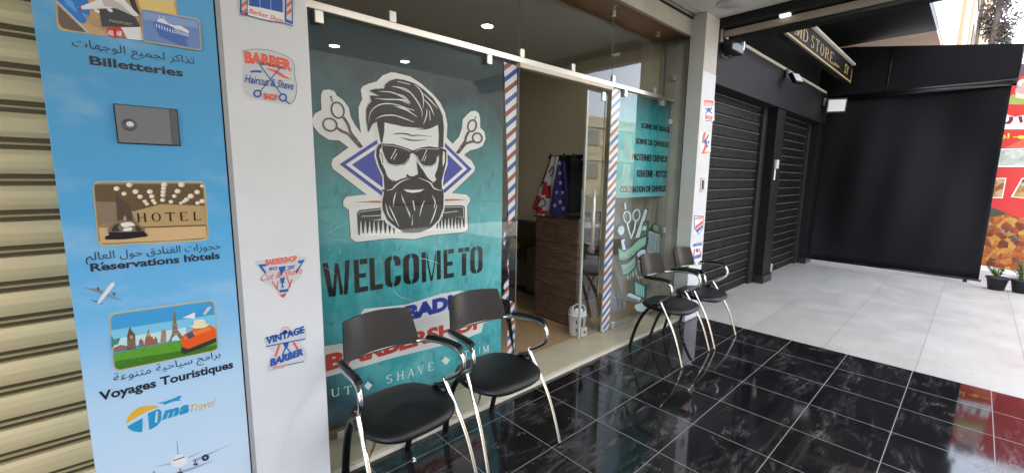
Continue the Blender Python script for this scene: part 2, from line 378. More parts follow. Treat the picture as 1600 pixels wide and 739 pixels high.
class Art:
    """flat print on the plane Y = c (facing -Y) or X = c (facing -X); higher layers lie a hair nearer the viewer"""
    def __init__(s, axis, c): s.axis, s.c, s.b = axis, c, MB()
    def uv(s, p):
        q = atY(p[0], p[1], s.c) if s.axis == 'y' else atX(p[0], p[1], s.c)
        return (q.x, q.z) if s.axis == 'y' else (-q.y, q.z)
    def P3(s, u, v, layer):
        return (u, s.c - layer * LAYER, v) if s.axis == 'y' else (s.c - layer * LAYER, -u, v)
    def polyuv(s, m, uvs, layer):
        a = sum(uvs[i][0] * uvs[(i + 1) % len(uvs)][1] - uvs[(i + 1) % len(uvs)][0] * uvs[i][1] for i in range(len(uvs)))
        if a < 0: uvs = uvs[::-1]
        s.b.add([s.P3(u, v, layer) for u, v in uvs], [tuple(range(len(uvs)))], m)
    def poly(s, m, pts, layer, crop=PX, smooth=False):
        q = [crop(*p) for p in pts]
        if smooth: q = [(v.x, v.y) for v in catmull([(x, y, 0) for x, y in q], 5, True)]
        s.polyuv(m, [s.uv(p) for p in q], layer)
    def stroke(s, m, pts, w, layer, crop=PX, smooth=True, taper=False, closed=False):
        q = [(*crop(*p), 0) for p in pts]; w = w / crop.sc
        Q = catmull(q, 6, closed) if smooth and len(q) > 2 else [Vector(p) for p in q]
        N = len(Q); A = []; B = []
        for i in range(N):
            a, b = (Q[(i - 1) % N], Q[(i + 1) % N]) if closed else (Q[max(i - 1, 0)], Q[min(i + 1, N - 1)])
            t = (b - a); nrm = Vector((-t.y, t.x, 0)).normalized()
            h = w / 2
            if taper: h *= max(.12, math.sin(math.pi * (i + .3) / (N - .4)))
            A.append(Q[i] + nrm * h); B.append(Q[i] - nrm * h)
        vs = [s.P3(*s.uv((p.x, p.y)), layer) for p in A + B]
        rng = range(N) if closed else range(N - 1)
        s.b.add(vs, [(i, (i + 1) % N, N + (i + 1) % N, N + i) for i in rng], m)
    def ell(s, m, c, rx, ry, layer, crop=PX, rot=0., w=None, n=28):
        pts = []
        for k in range(n):
            a = 2 * math.pi * k / n; x, y = rx * math.cos(a), ry * math.sin(a)
            pts.append((c[0] + x * math.cos(rot) - y * math.sin(rot), c[1] + x * math.sin(rot) + y * math.cos(rot)))
        if w: s.stroke(m, pts, w, layer, crop, False, False, True)
        else: s.poly(m, pts, layer, crop)
    def textuv(s, m, body, u0, v0, u1, v1, layer, bold=0., shear=0., rise=0., space=1., arch=0.):
        vs, fs = text_mesh(body, bold, shear, space)
        s.b.add([s.P3(u0 + (u1 - u0) * x, v0 + (v1 - v0) * y + rise * x + arch * 4 * x * (1 - x), layer) for x, y in vs], fs, m)
    def text(s, m, body, lb, lt, rx, layer, crop=PX, **k):
        """lb, lt: photo points of the lettering's box at its left end, bottom and top; rx: a photo point at its right end (bottom)"""
        a = s.uv(crop(*lb)); b = s.uv(crop(*lt)); r_ = s.uv(crop(*rx))
        s.textuv(m, body, a[0], a[1], r_[0], b[1], layer, **k)
    def build(s, name, parent=None, loc=None): return s.b.build(name, parent, loc, recalc=False)
# serif capitals drawn as thick and thin strokes in a unit box: (x0,y0,x1,y1,width) and serifs
def _bar(x0, y0, x1, y1, w):
    d = Vector((x1 - x0, y1 - y0)); n = Vector((-d.y, d.x)).normalized() * w / 2
    if abs(d.y) > abs(d.x) * .3: n = Vector((w / 2, 0))
    return [(x0 - n.x, y0 - n.y), (x1 - n.x, y1 - n.y), (x1 + n.x, y1 + n.y), (x0 + n.x, y0 + n.y)]
def _arc(cx, cy, rx, ry, a0, a1, w0, w1, n=14):
    o = []; i_ = []
    for k in range(n + 1):
        a = R(a0 + (a1 - a0) * k / n); ww = w0 + (w1 - w0) * abs(math.cos(a))
        o.append((cx + rx * math.cos(a), cy + ry * math.sin(a))); i_.append((cx + (rx - ww) * math.cos(a), cy + (ry - ww * .7) * math.sin(a)))
    return o + i_[::-1]
def _sf(x, y): return [(x - .13, y), (x + .13, y), (x + .13, y + (.06 if y < .5 else -.06)), (x - .13, y + (.06 if y < .5 else -.06))]
T_, H_ = .17, .07
SERIF = {
    'M': [_bar(.14, 0, .14, 1, H_), _bar(.16, 1, .5, .05, T_), _bar(.84, 1, .5, .05, H_), _bar(.86, 0, .86, 1, T_), _sf(.14, 0), _sf(.86, 0), _sf(.12, 1), _sf(.88, 1)],
    'D': [_bar(.2, 0, .2, 1, T_), _arc(.35, .5, .6, .5, -90, 90, H_, T_), [(.1, 0), (.38, 0), (.38, .06), (.1, .06)], [(.1, .94), (.38, .94), (.38, 1), (.1, 1)]],
    'S': [_arc(.5, .74, .38, .26, 20, 270, H_, T_), _arc(.5, .26, .40, .26, -160, 90, H_, T_)],
    'T': [_bar(.5, 0, .5, 1, T_), [(.05, .92), (.95, .92), (.95, 1), (.05, 1)], [(.05, .76), (.1, .76), (.14, .95), (.05, .95)], [(.95, .76), (.9, .76), (.86, .95), (.95, .95)], _sf(.5, 0)],
    'O': [_arc(.5, .5, .46, .5, 0, 360, H_, T_, 28)],
    'R': [_bar(.2, 0, .2, 1, T_), _arc(.4, .74, .42, .26, -90, 90, H_, T_), [(.1, .94), (.42, .94), (.42, 1), (.1, 1)], [(.2, .48), (.42, .48), (.42, .54), (.2, .54)], _bar(.45, .5, .88, 0, T_), _sf(.2, 0), _sf(.9, 0)],
    'E': [_bar(.22, 0, .22, 1, T_), [(.1, .93), (.85, .93), (.85, 1), (.1, 1)], [(.1, 0), (.9, 0), (.9, .07), (.1, .07)], [(.22, .48), (.65, .48), (.65, .54), (.22, .54)], [(.8, .78), (.85, .78), (.85, .95), (.78, .95)], [(.9, .24), (.85, .24), (.82, .05), (.9, .05)]],
    'H': [_bar(.18, 0, .18, 1, T_), _bar(.82, 0, .82, 1, T_), [(.18, .47), (.82, .47), (.82, .54), (.18, .54)], _sf(.18, 0), _sf(.82, 0), _sf(.18, 1), _sf(.82, 1)],
    'L': [_bar(.24, 0, .24, 1, T_), [(.1, 0), (.9, 0), (.9, .07), (.1, .07)], [(.9, .26), (.85, .26), (.82, .05), (.9, .05)], _sf(.24, 1)],
    'A': [_bar(.14, 0, .5, 1, H_), _bar(.84, 0, .5, 1, T_), [(.28, .3), (.72, .3), (.72, .37), (.28, .37)], _sf(.14, 0), _sf(.84, 0)],
    'V': [_bar(.14, 1, .5, 0, T_), _bar(.86, 1, .5, 0, H_), _sf(.14, 1), _sf(.86, 1)],
    'I': [_bar(.5, 0, .5, 1, T_ * 1.6), _sf(.5, 0), _sf(.5, 1)],
    'U': [_bar(.18, .3, .18, 1, T_), _bar(.84, .3, .84, 1, H_), _arc(.5, .32, .40, .32, 180, 360, H_, T_), _sf(.18, 1), _sf(.84, 1)],
    'C': [_arc(.5, .5, .44, .5, 45, 315, H_, T_, 22)],
}
def serif(art, m, body, u0, v0, u1, v1, layer, gap=.25, rise=0.):
    wd = [.45 if c in 'I' else (.5 if c == ' ' else (1.25 if c == 'M' else 1.)) for c in body]
    tot = sum(wd) + gap * (len(body) - 1); x = 0
    for c, ww in zip(body, wd):
        for pl in SERIF.get(c, []):
            art.polyuv(m, [(u0 + (u1 - u0) * (x + px * ww) / tot, v0 + (v1 - v0) * py + rise * (x + px * ww) / tot) for px, py in pl], layer)
        x += ww + gap

# ================================================================== ground and structure
M_ASPH = mat('asphalt', (.072, .069, .064), .85, var=.2, vscale=3, bump=.2, bscale=90)
tag(bx('ground', (-120, 160, -120, 120, -.3, -.16), M_ASPH), kind='structure')
tag(bx('pavement', (4.884, 9.76, -9, -.10, -.15, 0), M_PAVE), kind='structure')
tag(bx('tiled_porch_floor', (-5, 4.88, -6.2, -.29, -.15, 0), M_TILE), kind='structure')
tag(bx('shop_floor', (-5, 9.9, -.02, 7, -.15, .022), M_WOOD), kind='structure')
M_LOWER = mat('grey_concrete', (.40, .39, .37), .8, var=.15, vscale=5)
tag(bx('street_pavement', (9.78, 40, -9, 3, -.16, -.05), M_LOWER), kind='structure')
# door sill: stone slab with a pale nosing
t = thing('door_sill', 'low stone sill with pale nosing under the barber shop glass', 'sill', (2.6, -.15, 0))
MB().box(.60, 4.62, -.278, .10, -.02, .03, M_MARBLE).build('slab', t, bevel=.002)
MB().box(.60, 4.62, -.302, -.2785, -.02, .026, M_NOSE).build('nosing', t, bevel=.004)

# porch ceiling: pale panels
g = G('ceiling_panel', .6, .3)
jx = frac_line(g, g.x, 4.245, .6, .003); jy = frac_line(g, g.y, -.31, .6, .003)
jl = g.math('MAXIMUM', jx, jy)
g.col(g.mix(jl, g.mix(g.noise(3, 4), (.58, .56, .51), (.66, .64, .60)), (.30, .28, .25))); g.bump(g.math('SUBTRACT', 1., jl), .3, .003)
tag(MB().box(-5, 4.875, -4.0, -.20, 3.30, 3.36, g.m).build('porch_ceiling'), kind='structure')

def downlight(x, y, r, lit, label):
    t = thing('ceiling_light', label, 'ceiling light', (x, y, 3.30), 'round lights in the porch ceiling')
    MB().lathe((x, y, 3.292), [(r, .008), (r, .002), (r * .93, -.002), (r * .86, .0)], mat('light_rim', (.62, .61, .58), .4), 32).build('rim', t)
    MB().lathe((x, y, 3.291), [(r * .85, .0), (r * .84, -.002)], emat('lit_disc', (1, .97, .9), 60) if lit else mat('light_disc', (.56, .55, .54), .3), 32).build('diffuser', t)
downlight(4.54, -.64, .15, False, 'large unlit round ceiling light beside the white pillar')
downlight(3.24, -1.55, .075, True, 'lit downlight in the middle of the porch ceiling, mirrored in the upper glass')
downlight(2.26, -3.58, .075, True, 'lit downlight far out in the porch ceiling, mirrored above the poster')
downlight(3.32, -3.62, .075, True, 'lit downlight at the outer edge of the porch, mirrored above the bearded head')

# pillars and jambs
p = thing('pillar', 'white pillar with barber stickers beside the blue travel panel', 'pillar', (.5, -.374, 0))
MB().box(.329, .668, -.374, .15, -.02, 3.30, M_WHITE).build('pillar_face', p, bevel=.006)
MB().box(.3285, .3445, -.3752, -.360, .0, 3.295, mat('grey_trim', (.36, .37, .39), .5)).build('edge_trim', p)
p = thing('pillar', 'slim white pillar between the shop glass and the black shutters', 'pillar', (4.74, -.374, 0))
MB().box(4.578, 4.895, -.372, -.212, 0, 3.30, M_CREAM).box(4.742, 4.895, -.212, .2, 0, 3.295, M_GREYW).build('pillar_body', p, bevel=.004)
MB().box(4.5755, 4.578, -.372, -.212, .004, 3.294, M_GREYW).build('inner_face', p)
MB().box(4.574, 4.897, -.3745, -.3722, .02, 2.72, M_WHITE).build('white_wrap', p)
sw = MB().box(4.70, 4.79, -.386, -.375, 1.46, 1.62, mat('switch_plate', (.62, .60, .55), .35)).build('switch_plate', p, bevel=.004)
MB().box(4.725, 4.765, -.390, -.386, 1.49, 1.59, M_BLKPL).build('slot', sw)
t = thing('door_jamb', 'dull metal jamb with black guide slot at the end of the glass', 'jamb', (4.64, -.1, 0))
MB().box(4.705, 4.74, -.160, .12, .03, 3.10, M_JAMB).build('jamb_strip', t, bevel=.003)
MB().box(4.665, 4.72, -.211, -.161, .03, 3.28, M_BLKGAP).build('guide_slot', t)

# roller housing over the shop glass and the brown board behind it
t = thing('shutter_housing', 'beige roller shutter housing with a brown board above the shop glass', 'shutter housing', (2.6, -.2, 3.1))
MB().box(.668, 4.63, -.225, -.185, 3.09, 3.255, mat('housing_paint', (.42, .39, .32), .5, var=.15, vscale=5)).build('housing_face', t, bevel=.003)
MB().box(.668, 4.63, -.232, -.19, 3.258, 3.272, M_BLKGAP).box(.668, 4.63, -.25, -.19, 3.272, 3.282, M_JAMB).box(.668, 4.63, -.24, -.19, 3.283, 3.298, M_BLKGAP).build('rail', t)
MB().box(.668, 4.63, -.184, .2, 3.125, 3.16, M_BOARD).build('board', t)

# interior shell of the barber shop
iw = thing('shop_interior_wall', 'beige walls inside the barber shop behind the counter', 'wall', (2.7, 3, 0))
MB().box(4.76, 4.86, .2, 5.2, .022, 3.3, M_IWALL).build('side_wall', iw)
MB().box(.1, 4.76, 5.1, 5.2, .022, 3.3, M_IWALL).build('back_wall', iw)
MB().box(.1, .2, .2, 5.1, .022, 3.3, M_IWALL).build('side_wall', iw)
MB().box(4.66, 4.76, .95, 1.22, .022, 2.10, mat('pale_yellow_panel', (.80, .72, .46), .6)).build('wall_pier', iw)
tag(bx('shop_ceiling', (.1, 4.86, .2, 5.2, 3.161, 3.25), M_ICEIL), kind='structure')

# the block above, which keeps the porch in shade
M_UP = mat('upper_render', (.60, .58, .53), .7, var=.06, vscale=2)
t = thing('building', 'upper storeys of the block the shops stand in', 'building', (0, 5, 3.4))
MB().box(-30, 4.86, -4.0, 14, 3.40, 9, M_UP).box(4.87, 9.86, -1.72, 14, 4.102, 9, M_UP).box(-30, 10.2, 7.0, 14, -.1, 3.40, M_UP).build('wall', t)

# ------------------------------------------------------------------ gold roller shutter
def slat_profile(y, z0, z1, per, deep, groove):
    pr = []; z = z0
    while z < z1:
        pr += [(y, z), (y - .005, z + per * .14), (y - .0075, z + per * .33), (y - .005, z + per * .52), (y, z + per * .66), (y + deep, z + per * .70), (y + deep, z + per * .77), (y + deep * .25, z + per * .80), (y + deep * .15, z + per * .85), (y + deep, z + per * .885), (y + deep, z + per * .955)]
        z += per
    return pr
pr = slat_profile(-.205, -.01, 3.28, .1235, .032, None)
b = MB(); n = len(pr)
vs = [(-3.2, y, z) for y, z in pr] + [(-.06, y, z) for y, z in pr]
for i in range(n - 1):
    k = i % 11
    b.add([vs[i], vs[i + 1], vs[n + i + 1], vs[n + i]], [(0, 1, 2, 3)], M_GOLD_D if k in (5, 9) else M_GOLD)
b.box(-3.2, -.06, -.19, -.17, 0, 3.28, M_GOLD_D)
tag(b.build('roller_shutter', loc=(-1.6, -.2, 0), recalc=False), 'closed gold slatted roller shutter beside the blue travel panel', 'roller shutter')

# ------------------------------------------------------------------ blue travel panel
tp = thing('travel_panel', 'tall blue travel agency panel with holiday pictures and flight lettering', 'sign', (.08, -.37, 0))
MB().box(-.160, .3235, -.372, -.10, .0, 3.30, M_SKYP).build('board', tp, bevel=.003)
MB().box(.3235, .329, -.366, -.10, .0, 3.30, M_BLKGAP).build('edge_seam', tp)
YP = -.3725
K1, K2, K3, K4 = Crop(80, 0, 5.684), Crop(130, 280, 4.618), Crop(120, 430, 3.519), Crop(150, 600, 5.317)
FRAME = pm((200, 178, 120))
def rrect(pts, f=.12):
    """round the corners of a four-sided outline"""
    out = []; n = len(pts)
    for i in range(n):
        a, b, c = Vector(pts[i - 1]), Vector(pts[i]), Vector(pts[(i + 1) % n])
        la, lc = (a - b).length, (c - b).length; r_ = f * min(la, lc)
        p0, p2 = b + (a - b) / la * r_, b + (c - b) / lc * r_
        out += [tuple(p0.lerp(b, t).lerp(b.lerp(p2, t), t)) for t in (0, .25, .5, .75, 1)]
    return out
def grow(pts, d):
    cx = sum(p[0] for p in pts) / len(pts); cy = sum(p[1] for p in pts) / len(pts)
    return [(p[0] + d * (1 if p[0] > cx else -1), p[1] + d * (1 if p[1] > cy else -1)) for p in pts]
# passport and plane picture
a = Art('y', YP)
q1 = [(22, -230), (1090, -120), (1130, 395), (62, 262)]
a.poly(FRAME, rrect(grow(q1, 9)), 1, K1); a.poly(pm((196, 160, 112)), rrect(q1), 2, K1)
a.poly(pm((205, 195, 190)), [(640, -160), (1060, -110), (1095, 20), (800, 40)], 3, K1)
a.poly(pm((226, 196, 120)), [(770, 0), (1085, 20), (1112, 140), (800, 120)], 4, K1)
a.poly(pm((40, 120, 200)), [(42, -190), (300, -190), (345, 130), (300, 215), (255, 205), (45, 20)], 3, K1)
a.poly(pm((85, 160, 215)), [(60, -60), (190, 20), (240, 120), (150, 60)], 4, K1)
a.poly(pm((98, 88, 76)), [(58, 50), (310, 290), (190, 275), (95, 250), (66, 200)], 3, K1)
a.stroke(M_PRPALE, [(46, 15), (330, 292)], 14, 4, K1, False)
for k in range(16):
    x = 300 + 16 * k; a.stroke(pm((135, 100, 70)) if k % 2 else pm((225, 200, 160)), [(x - 20, 120 + 6 * k), (x + 60, 225 + 7 * k)], 5, 4, K1, False)
a.poly(pm((58, 62, 70)), [(425, 90), (700, 70), (790, 238), (780, 246), (452, 243)], 5, K1)
a.poly(pm((44, 47, 56)), [(640, -120), (720, -60), (790, 150), (740, 120)], 5, K1)
a.text(pm((196, 172, 140)), 'PASSPORT', (520, 200), (520, 178), (720, 215), 6, K1)
a.poly(M_PRW, [(620, 250), (795, 245), (815, 365), (680, 352)], 5, K1)
for x0 in (495, 560): a.poly(pm((205, 45, 35)), [(x0, 250), (x0 + 55, 248), (x0 + 92, 342), (x0 + 20, 328)], 6, K1)
a.text(M_PRW, 'AIR', (508, 318), (505, 270), (560, 330), 7, K1, bold=.03); a.text(M_PRW, 'AIR', (580, 325), (575, 275), (635, 340), 7, K1, bold=.03)
a.poly(pm((232, 228, 222)), [(235, 75), (400, 10), (440, -140), (560, -150), (660, 20), (785, 148), (735, 152), (600, 90), (560, 78), (420, 84), (275, 93)], 7, K1)
a.poly(pm((190, 184, 178)), [(440, -30), (600, 30), (735, 150), (600, 92), (560, 78), (470, 60)], 8, K1)
a.poly(pm((205, 60, 50)), [(235, 73), (262, 66), (280, 92), (262, 92)], 9, K1)
a.ell(M_PRW, (405, 105), 30, 14, 8, K1, .5); a.ell(M_PRW, (522, 98), 28, 14, 8, K1, .5)
q2 = [(800, 90), (1310, 188), (1325, 448), (822, 368)]
a.poly(FRAME, rrect(grow(q2, 10)), 9, K1); a.poly(pm((104, 136, 190)), rrect(q2), 10, K1)
a.poly(pm((132, 156, 200)), [(815, 110), (1295, 200), (1300, 260), (815, 180)], 11, K1)
a.poly(pm((74, 104, 172)), [(930, 262), (1060, 320), (1190, 365), (1220, 420), (1130, 405), (960, 330)], 11, K1)
a.poly(pm((60, 110, 190)), [(908, 205), (940, 198), (1045, 232), (1228, 292), (1222, 345), (1190, 366), (1040, 318), (925, 262)], 12, K1)
a.poly(M_PRW, [(935, 200), (955, 172), (1000, 180), (1040, 218), (1080, 232), (1150, 240), (1215, 280), (1225, 300), (1150, 285), (1040, 232)], 13, K1)
for k in range(7): a.stroke(M_PRW, [(930 + 24 * k, 220 + 9 * k), (936 + 24 * k, 252 + 9 * k)], 8, 13, K1, False)
for k in range(3): a.stroke(M_PRW, [(1090, 262 + 16 * k), (1220, 305 + 14 * k)], 6, 13, K1, False)
a.stroke(M_PRW, [(962, 178), (955, 148)], 6, 13, K1, False); a.stroke(M_PRW, [(1000, 185), (992, 155)], 6, 13, K1, False)
a.build('flight_picture', tp)
# hotel bell picture
a = Art('y', YP)
q = [(75, 25), (868, 25), (900, 432), (115, 476)]
a.poly(FRAME, rrect(grow(q, 9)), 1, K2); a.poly(pm((150, 122, 86)), rrect(q), 2, K2)
a.poly(pm((92, 70, 44)), [(80, 40), (860, 34), (872, 190), (560, 178), (360, 232), (240, 170), (90, 160)], 3, K2)
a.poly(pm((128, 112, 90)), [(92, 165), (235, 165), (245, 300), (108, 330)], 4, K2)
a.poly(pm((72, 54, 40)), [(235, 110), (340, 190), (360, 300), (250, 300)], 4, K2)
a.poly(pm((203, 170, 122)), [(112, 350), (400, 350), (885, 335), (893, 420), (640, 440), (125, 462)], 4, K2)
a.poly(pm((178, 148, 100)), [(352, 235), (560, 182), (876, 196), (888, 330), (400, 352)], 5, K2)
a.stroke(pm((90, 66, 40)), [(400, 348), (886, 332)], 9, 6, K2, False)
random.seed(3)
LIT = [(328, 42, 20), (236, 68, 19), (372, 90, 20), (290, 105, 17), (405, 126, 18), (476, 90, 19), (490, 124, 17), (578, 40, 20), (575, 66, 17), (572, 92, 17), (570, 116, 16), (568, 150, 16), (703, 40, 21), (675, 87, 19), (652, 122, 15), (816, 93, 18), (770, 122, 20), (740, 146, 17), (722, 160, 14), (628, 163, 15), (853, 158, 18), (820, 172, 15), (440, 160, 14), (455, 178, 14), (500, 155, 14), (512, 172, 13), (700, 172, 12), (852, 50, 13)]
for x, y, r_ in LIT: a.ell(pm((226, 186, 120)), (x + 5, y), r_ * 1.15, r_ * .9, 6, K2); a.ell(pm((255, 244, 220)), (x, y), r_ * .85, r_ * .72, 7, K2)
c0 = a.uv(K2(388, 310)); c1 = a.uv(K2(388, 244)); c2 = a.uv(K2(855, 292))
serif(a, M_PRK, 'HOTEL', c0[0], c0[1], c2[0], c1[1], 7, .42, c2[1] - c0[1] - .002)
a.poly(M_PRK, [(155, 425), (165, 408), (190, 402), (178, 380), (440, 372), (450, 388), (468, 400), (458, 412), (300, 432), (165, 434)], 8, K2)
a.poly(pm((120, 104, 84)), [(190, 378), (205, 330), (250, 302), (310, 295), (380, 305), (420, 340), (432, 372)], 9, K2, True)
a.poly(pm((40, 34, 30)), [(205, 372), (222, 335), (262, 318), (250, 345), (262, 372)], 10, K2, True)
a.poly(pm((230, 222, 205)), [(272, 318), (340, 308), (372, 330), (330, 340), (290, 345)], 10, K2, True)
a.poly(pm((44, 38, 34)), [(380, 330), (412, 348), (420, 370), (380, 370)], 10, K2, True); a.poly(pm((238, 230, 215)), [(300, 352), (350, 346), (345, 370), (290, 372)], 10, K2, True)
a.poly(pm((170, 150, 120)), [(288, 296), (292, 270), (300, 262), (310, 270), (312, 296)], 9, K2)
a.build('hotel_picture', tp)
# holiday picture with landmarks and suitcase
a = Art('y', YP)
q = [(182, 216), (754, 138), (772, 404), (213, 522)]
a.poly(FRAME, rrect(grow(q, 7)), 1, K3); a.poly(pm((58, 150, 205)), rrect(q), 2, K3)
a.poly(pm((120, 190, 222)), [(190, 300), (758, 215), (765, 300), (195, 400)], 3, K3)
a.poly(pm((190, 220, 228)), [(195, 350), (600, 285), (600, 350), (200, 400)], 4, K3)
a.poly(pm((88, 150, 40)), [(200, 432), (330, 400), (480, 372), (600, 352), (765, 345), (769, 400), (740, 410), (235, 515), (212, 505)], 5, K3)
a.poly(pm((56, 112, 26)), [(206, 470), (400, 440), (560, 415), (769, 380), (769, 400), (740, 412), (235, 515), (214, 505)], 6, K3)
for k in range(70):
    x = random.uniform(208, 750); y0 = 432 - (x - 200) * .17; y = y0 + random.uniform(5, 70 - (x - 208) * .02)
    if y < 520 - (x - 200) * .2: a.stroke(pm((120, 180, 60)) if k % 2 else pm((44, 92, 20)), [(x, y), (x + random.uniform(-4, 4), y - random.uniform(5, 10))], 2.5, 7, K3, False)
ST = pm((128, 104, 84)); ST2 = pm((168, 138, 110)); ST3 = pm((92, 72, 60))
a.poly(ST3, [(277, 408), (277, 330), (285, 300), (293, 280), (300, 300), (320, 322), (325, 402)], 5, K3); a.ell(ST2, (300, 338), 11, 11, 6, K3)
for x in (286, 296, 307, 317): a.stroke(ST2, [(x, 352), (x + 1, 398)], 3, 6, K3, False)
a.poly(ST, [(502, 362), (514, 345), (524, 310), (530, 250), (534, 196), (539, 196), (546, 250), (555, 300), (583, 335), (585, 348), (568, 352), (546, 322), (526, 340), (520, 360)], 5, K3)
for y in (300, 270, 318): a.stroke(ST2, [(522, y + 3), (556, y - 3)], 5, 6, K3, False)
a.poly(pm((150, 90, 70)), [(370, 388), (376, 350), (384, 325), (393, 290), (400, 322), (412, 340), (425, 350), (432, 332), (442, 350), (446, 375)], 5, K3); a.ell(pm((190, 150, 90)), (394, 322), 8, 11, 6, K3); a.ell(pm((95, 120, 90)), (412, 342), 6, 8, 6, K3)
a.poly(ST, [(340, 392), (343, 355), (352, 345), (366, 360), (370, 388)], 5, K3)
a.poly(ST2, [(458, 372), (466, 300), (482, 294), (490, 300), (492, 368)], 5, K3)
for k in range(5): a.stroke(ST3, [(464, 312 + 12 * k), (490, 308 + 12 * k)], 3, 6, K3, False)
a.poly(ST, [(200, 420), (205, 395), (240, 380), (275, 385), (278, 408)], 5, K3)
a.poly(pm((60, 130, 110)), [(192, 400), (190, 330), (205, 350), (240, 340), (228, 375), (210, 380)], 6, K3)
a.poly(pm((226, 84, 28)), [(570, 350), (590, 322), (640, 295), (725, 272), (748, 280), (762, 296), (765, 335), (690, 368), (610, 400), (582, 388)], 8, K3)
a.poly(pm((244, 128, 60)), [(590, 335), (650, 302), (730, 280), (740, 296), (640, 330), (590, 352)], 9, K3)
a.poly(pm((52, 40, 36)), [(572, 392), (612, 402), (765, 340), (766, 362), (690, 395), (590, 430), (575, 415)], 9, K3)
a.poly(pm((70, 74, 100)), [(598, 322), (632, 306), (648, 332), (612, 348)], 10, K3)
a.poly(pm((232, 216, 176)), [(622, 278), (640, 268), (645, 245), (700, 240), (708, 262), (728, 266), (700, 284), (650, 288)], 10, K3, True)
a.poly(M_PRW, [(578, 232), (650, 200), (648, 236), (610, 232)], 8, K3); a.poly(M_PRPALE, [(690, 212), (720, 170), (742, 172), (706, 214)], 8, K3)
a.build('landmarks_picture', tp)
# lettering on the travel panel
a = Art('y', YP)
NAVY = pm((22, 28, 44))
def lt(body, lb, ltop, rb, crop, m=NAVY, **k):
    global a
    a = Art('y', YP); p0 = a.uv(crop(*lb)); p1 = a.uv(crop(*ltop)); p2 = a.uv(crop(*rb)); a.textuv(m, body, p0[0], p0[1], p2[0], p1[1], 1, **k)
    if body[0] != 'R': a.build('lettering', tp)
lt('Billetteries', (345, 578), (350, 498), (1172, 680), K1, pm((30, 36, 46)), bold=.028)
lt(arabic('تذاكر لجميع الوجهات'), (190, 452), (188, 338), (1272, 555), K1, pm((34, 44, 58)))
lt('Reservations hotels', (55, 668), (55, 608), (988, 585), K2, bold=.03)
a.stroke(NAVY, [(126, 616), (146, 598)], 11, 1, K2, False); a.stroke(NAVY, [(772, 562), (788, 545), (806, 557)], 9, 1, K2, False); a.build('lettering', tp)
lt(arabic('حجوزات الفنادق حول العالم'), (22, 618), (22, 530), (992, 500), K2)
lt('Voyages Touristiques', (128, 706), (120, 640), (862, 525), K3, bold=.03)
lt(arabic('برامج سياحية متنوعة'), (207, 605), (205, 540), (792, 470), K3)
a = Art('y', YP)
GD = pm((214, 168, 52)); TL = pm((32, 140, 186))
a.poly(GD, [(250, 328), (258, 282), (290, 235), (350, 192), (420, 174), (490, 176), (525, 184), (440, 218), (330, 275)], 1, K4)
a.poly(TL, [(258, 348), (388, 278), (384, 396), (320, 392), (275, 370)], 1, K4)
a.poly(TL, [(430, 240), (520, 202), (545, 225), (540, 300), (505, 345), (444, 378)], 1, K4)
a.text(M_PRPALE, 'i', (488, 318), (488, 226), (525, 300), 2, K4, bold=.05, shear=.25)
p0, p1, p2 = a.uv(K4(548, 298)), a.uv(K4(548, 222)), a.uv(K4(780, 245)); a.textuv(TL, 'ma', p0[0], p0[1], p2[0], p1[1], 1, bold=.06, shear=.35, space=1.15)
p0, p1, p2 = a.uv(K4(785, 235)), a.uv(K4(785, 172)), a.uv(K4(1000, 180)); a.textuv(GD, 'Travel', p0[0], p0[1], p2[0], p1[1], 1, shear=.45)
a.poly(TL, [(500, 155), (560, 145), (640, 118), (690, 95), (716, 98), (690, 122), (714, 130), (640, 142), (570, 170), (562, 160)], 1, K4)
a.build('agency_logo', tp)
a = Art('y', YP)
WG = pm((150, 158, 176)); WL = pm((216, 218, 228))
a.poly(WL, [(620, 655), (640, 605), (690, 580), (745, 590), (762, 630), (735, 670), (680, 690), (640, 682)], 2, K4, True)
a.poly(pm((236, 236, 242)), [(640, 640), (660, 610), (700, 595), (740, 605), (730, 640), (680, 655)], 3, K4, True)
a.stroke(pm((70, 80, 104)), [(640, 630), (735, 598)], 9, 4, K4, False)
a.poly(WG, [(450, 688), (620, 652), (622, 662)], 1, K4); a.poly(WG, [(762, 602), (920, 538), (765, 612)], 1, K4); a.poly(WG, [(800, 628), (1145, 485), (960, 572), (810, 645)], 1, K4); a.poly(WG, [(640, 738), (1000, 622), (820, 700), (670, 745)], 1, K4)
a.poly(WG, [(668, 470), (675, 470), (688, 580), (678, 582)], 1, K4)
a.ell(pm((40, 42, 60)), (908, 606), 32, 26, 3, K4, -.4); a.ell(WG, (908, 606), 12, 10, 4, K4)
for c in ((825, 640), (698, 712), (480, 735)): a.stroke(pm((60, 64, 80)), [(c[0], c[1] - 20), (c[0], c[1] + 20)], 8, 3, K4, False); a.ell(pm((40, 42, 52)), (c[0] - 8, c[1] + 22), 9, 10, 4, K4); a.ell(pm((40, 42, 52)), (c[0] + 12, c[1] + 20), 9, 10, 4, K4)
a.build('airliner_print', tp); a = Art('y', YP)
K5 = K3
a.poly(WL, [(110, 152), (140, 105), (185, 45), (205, 36), (208, 52), (180, 90), (150, 125), (125, 155)], 2, K5)
a.poly(pm((130, 134, 148)), [(28, 68), (110, 72), (160, 95), (255, 142), (150, 112), (90, 85)], 1, K5); a.poly(pm((100, 106, 124)), [(68, 133), (120, 142), (152, 162), (110, 150)], 1, K5)
a.stroke(pm((60, 62, 72)), [(115, 65), (122, 85)], 9, 3, K5, False); a.stroke(pm((60, 62, 72)), [(200, 95), (210, 108)], 9, 3, K5, False)
a.build('aeroplane_print', tp)
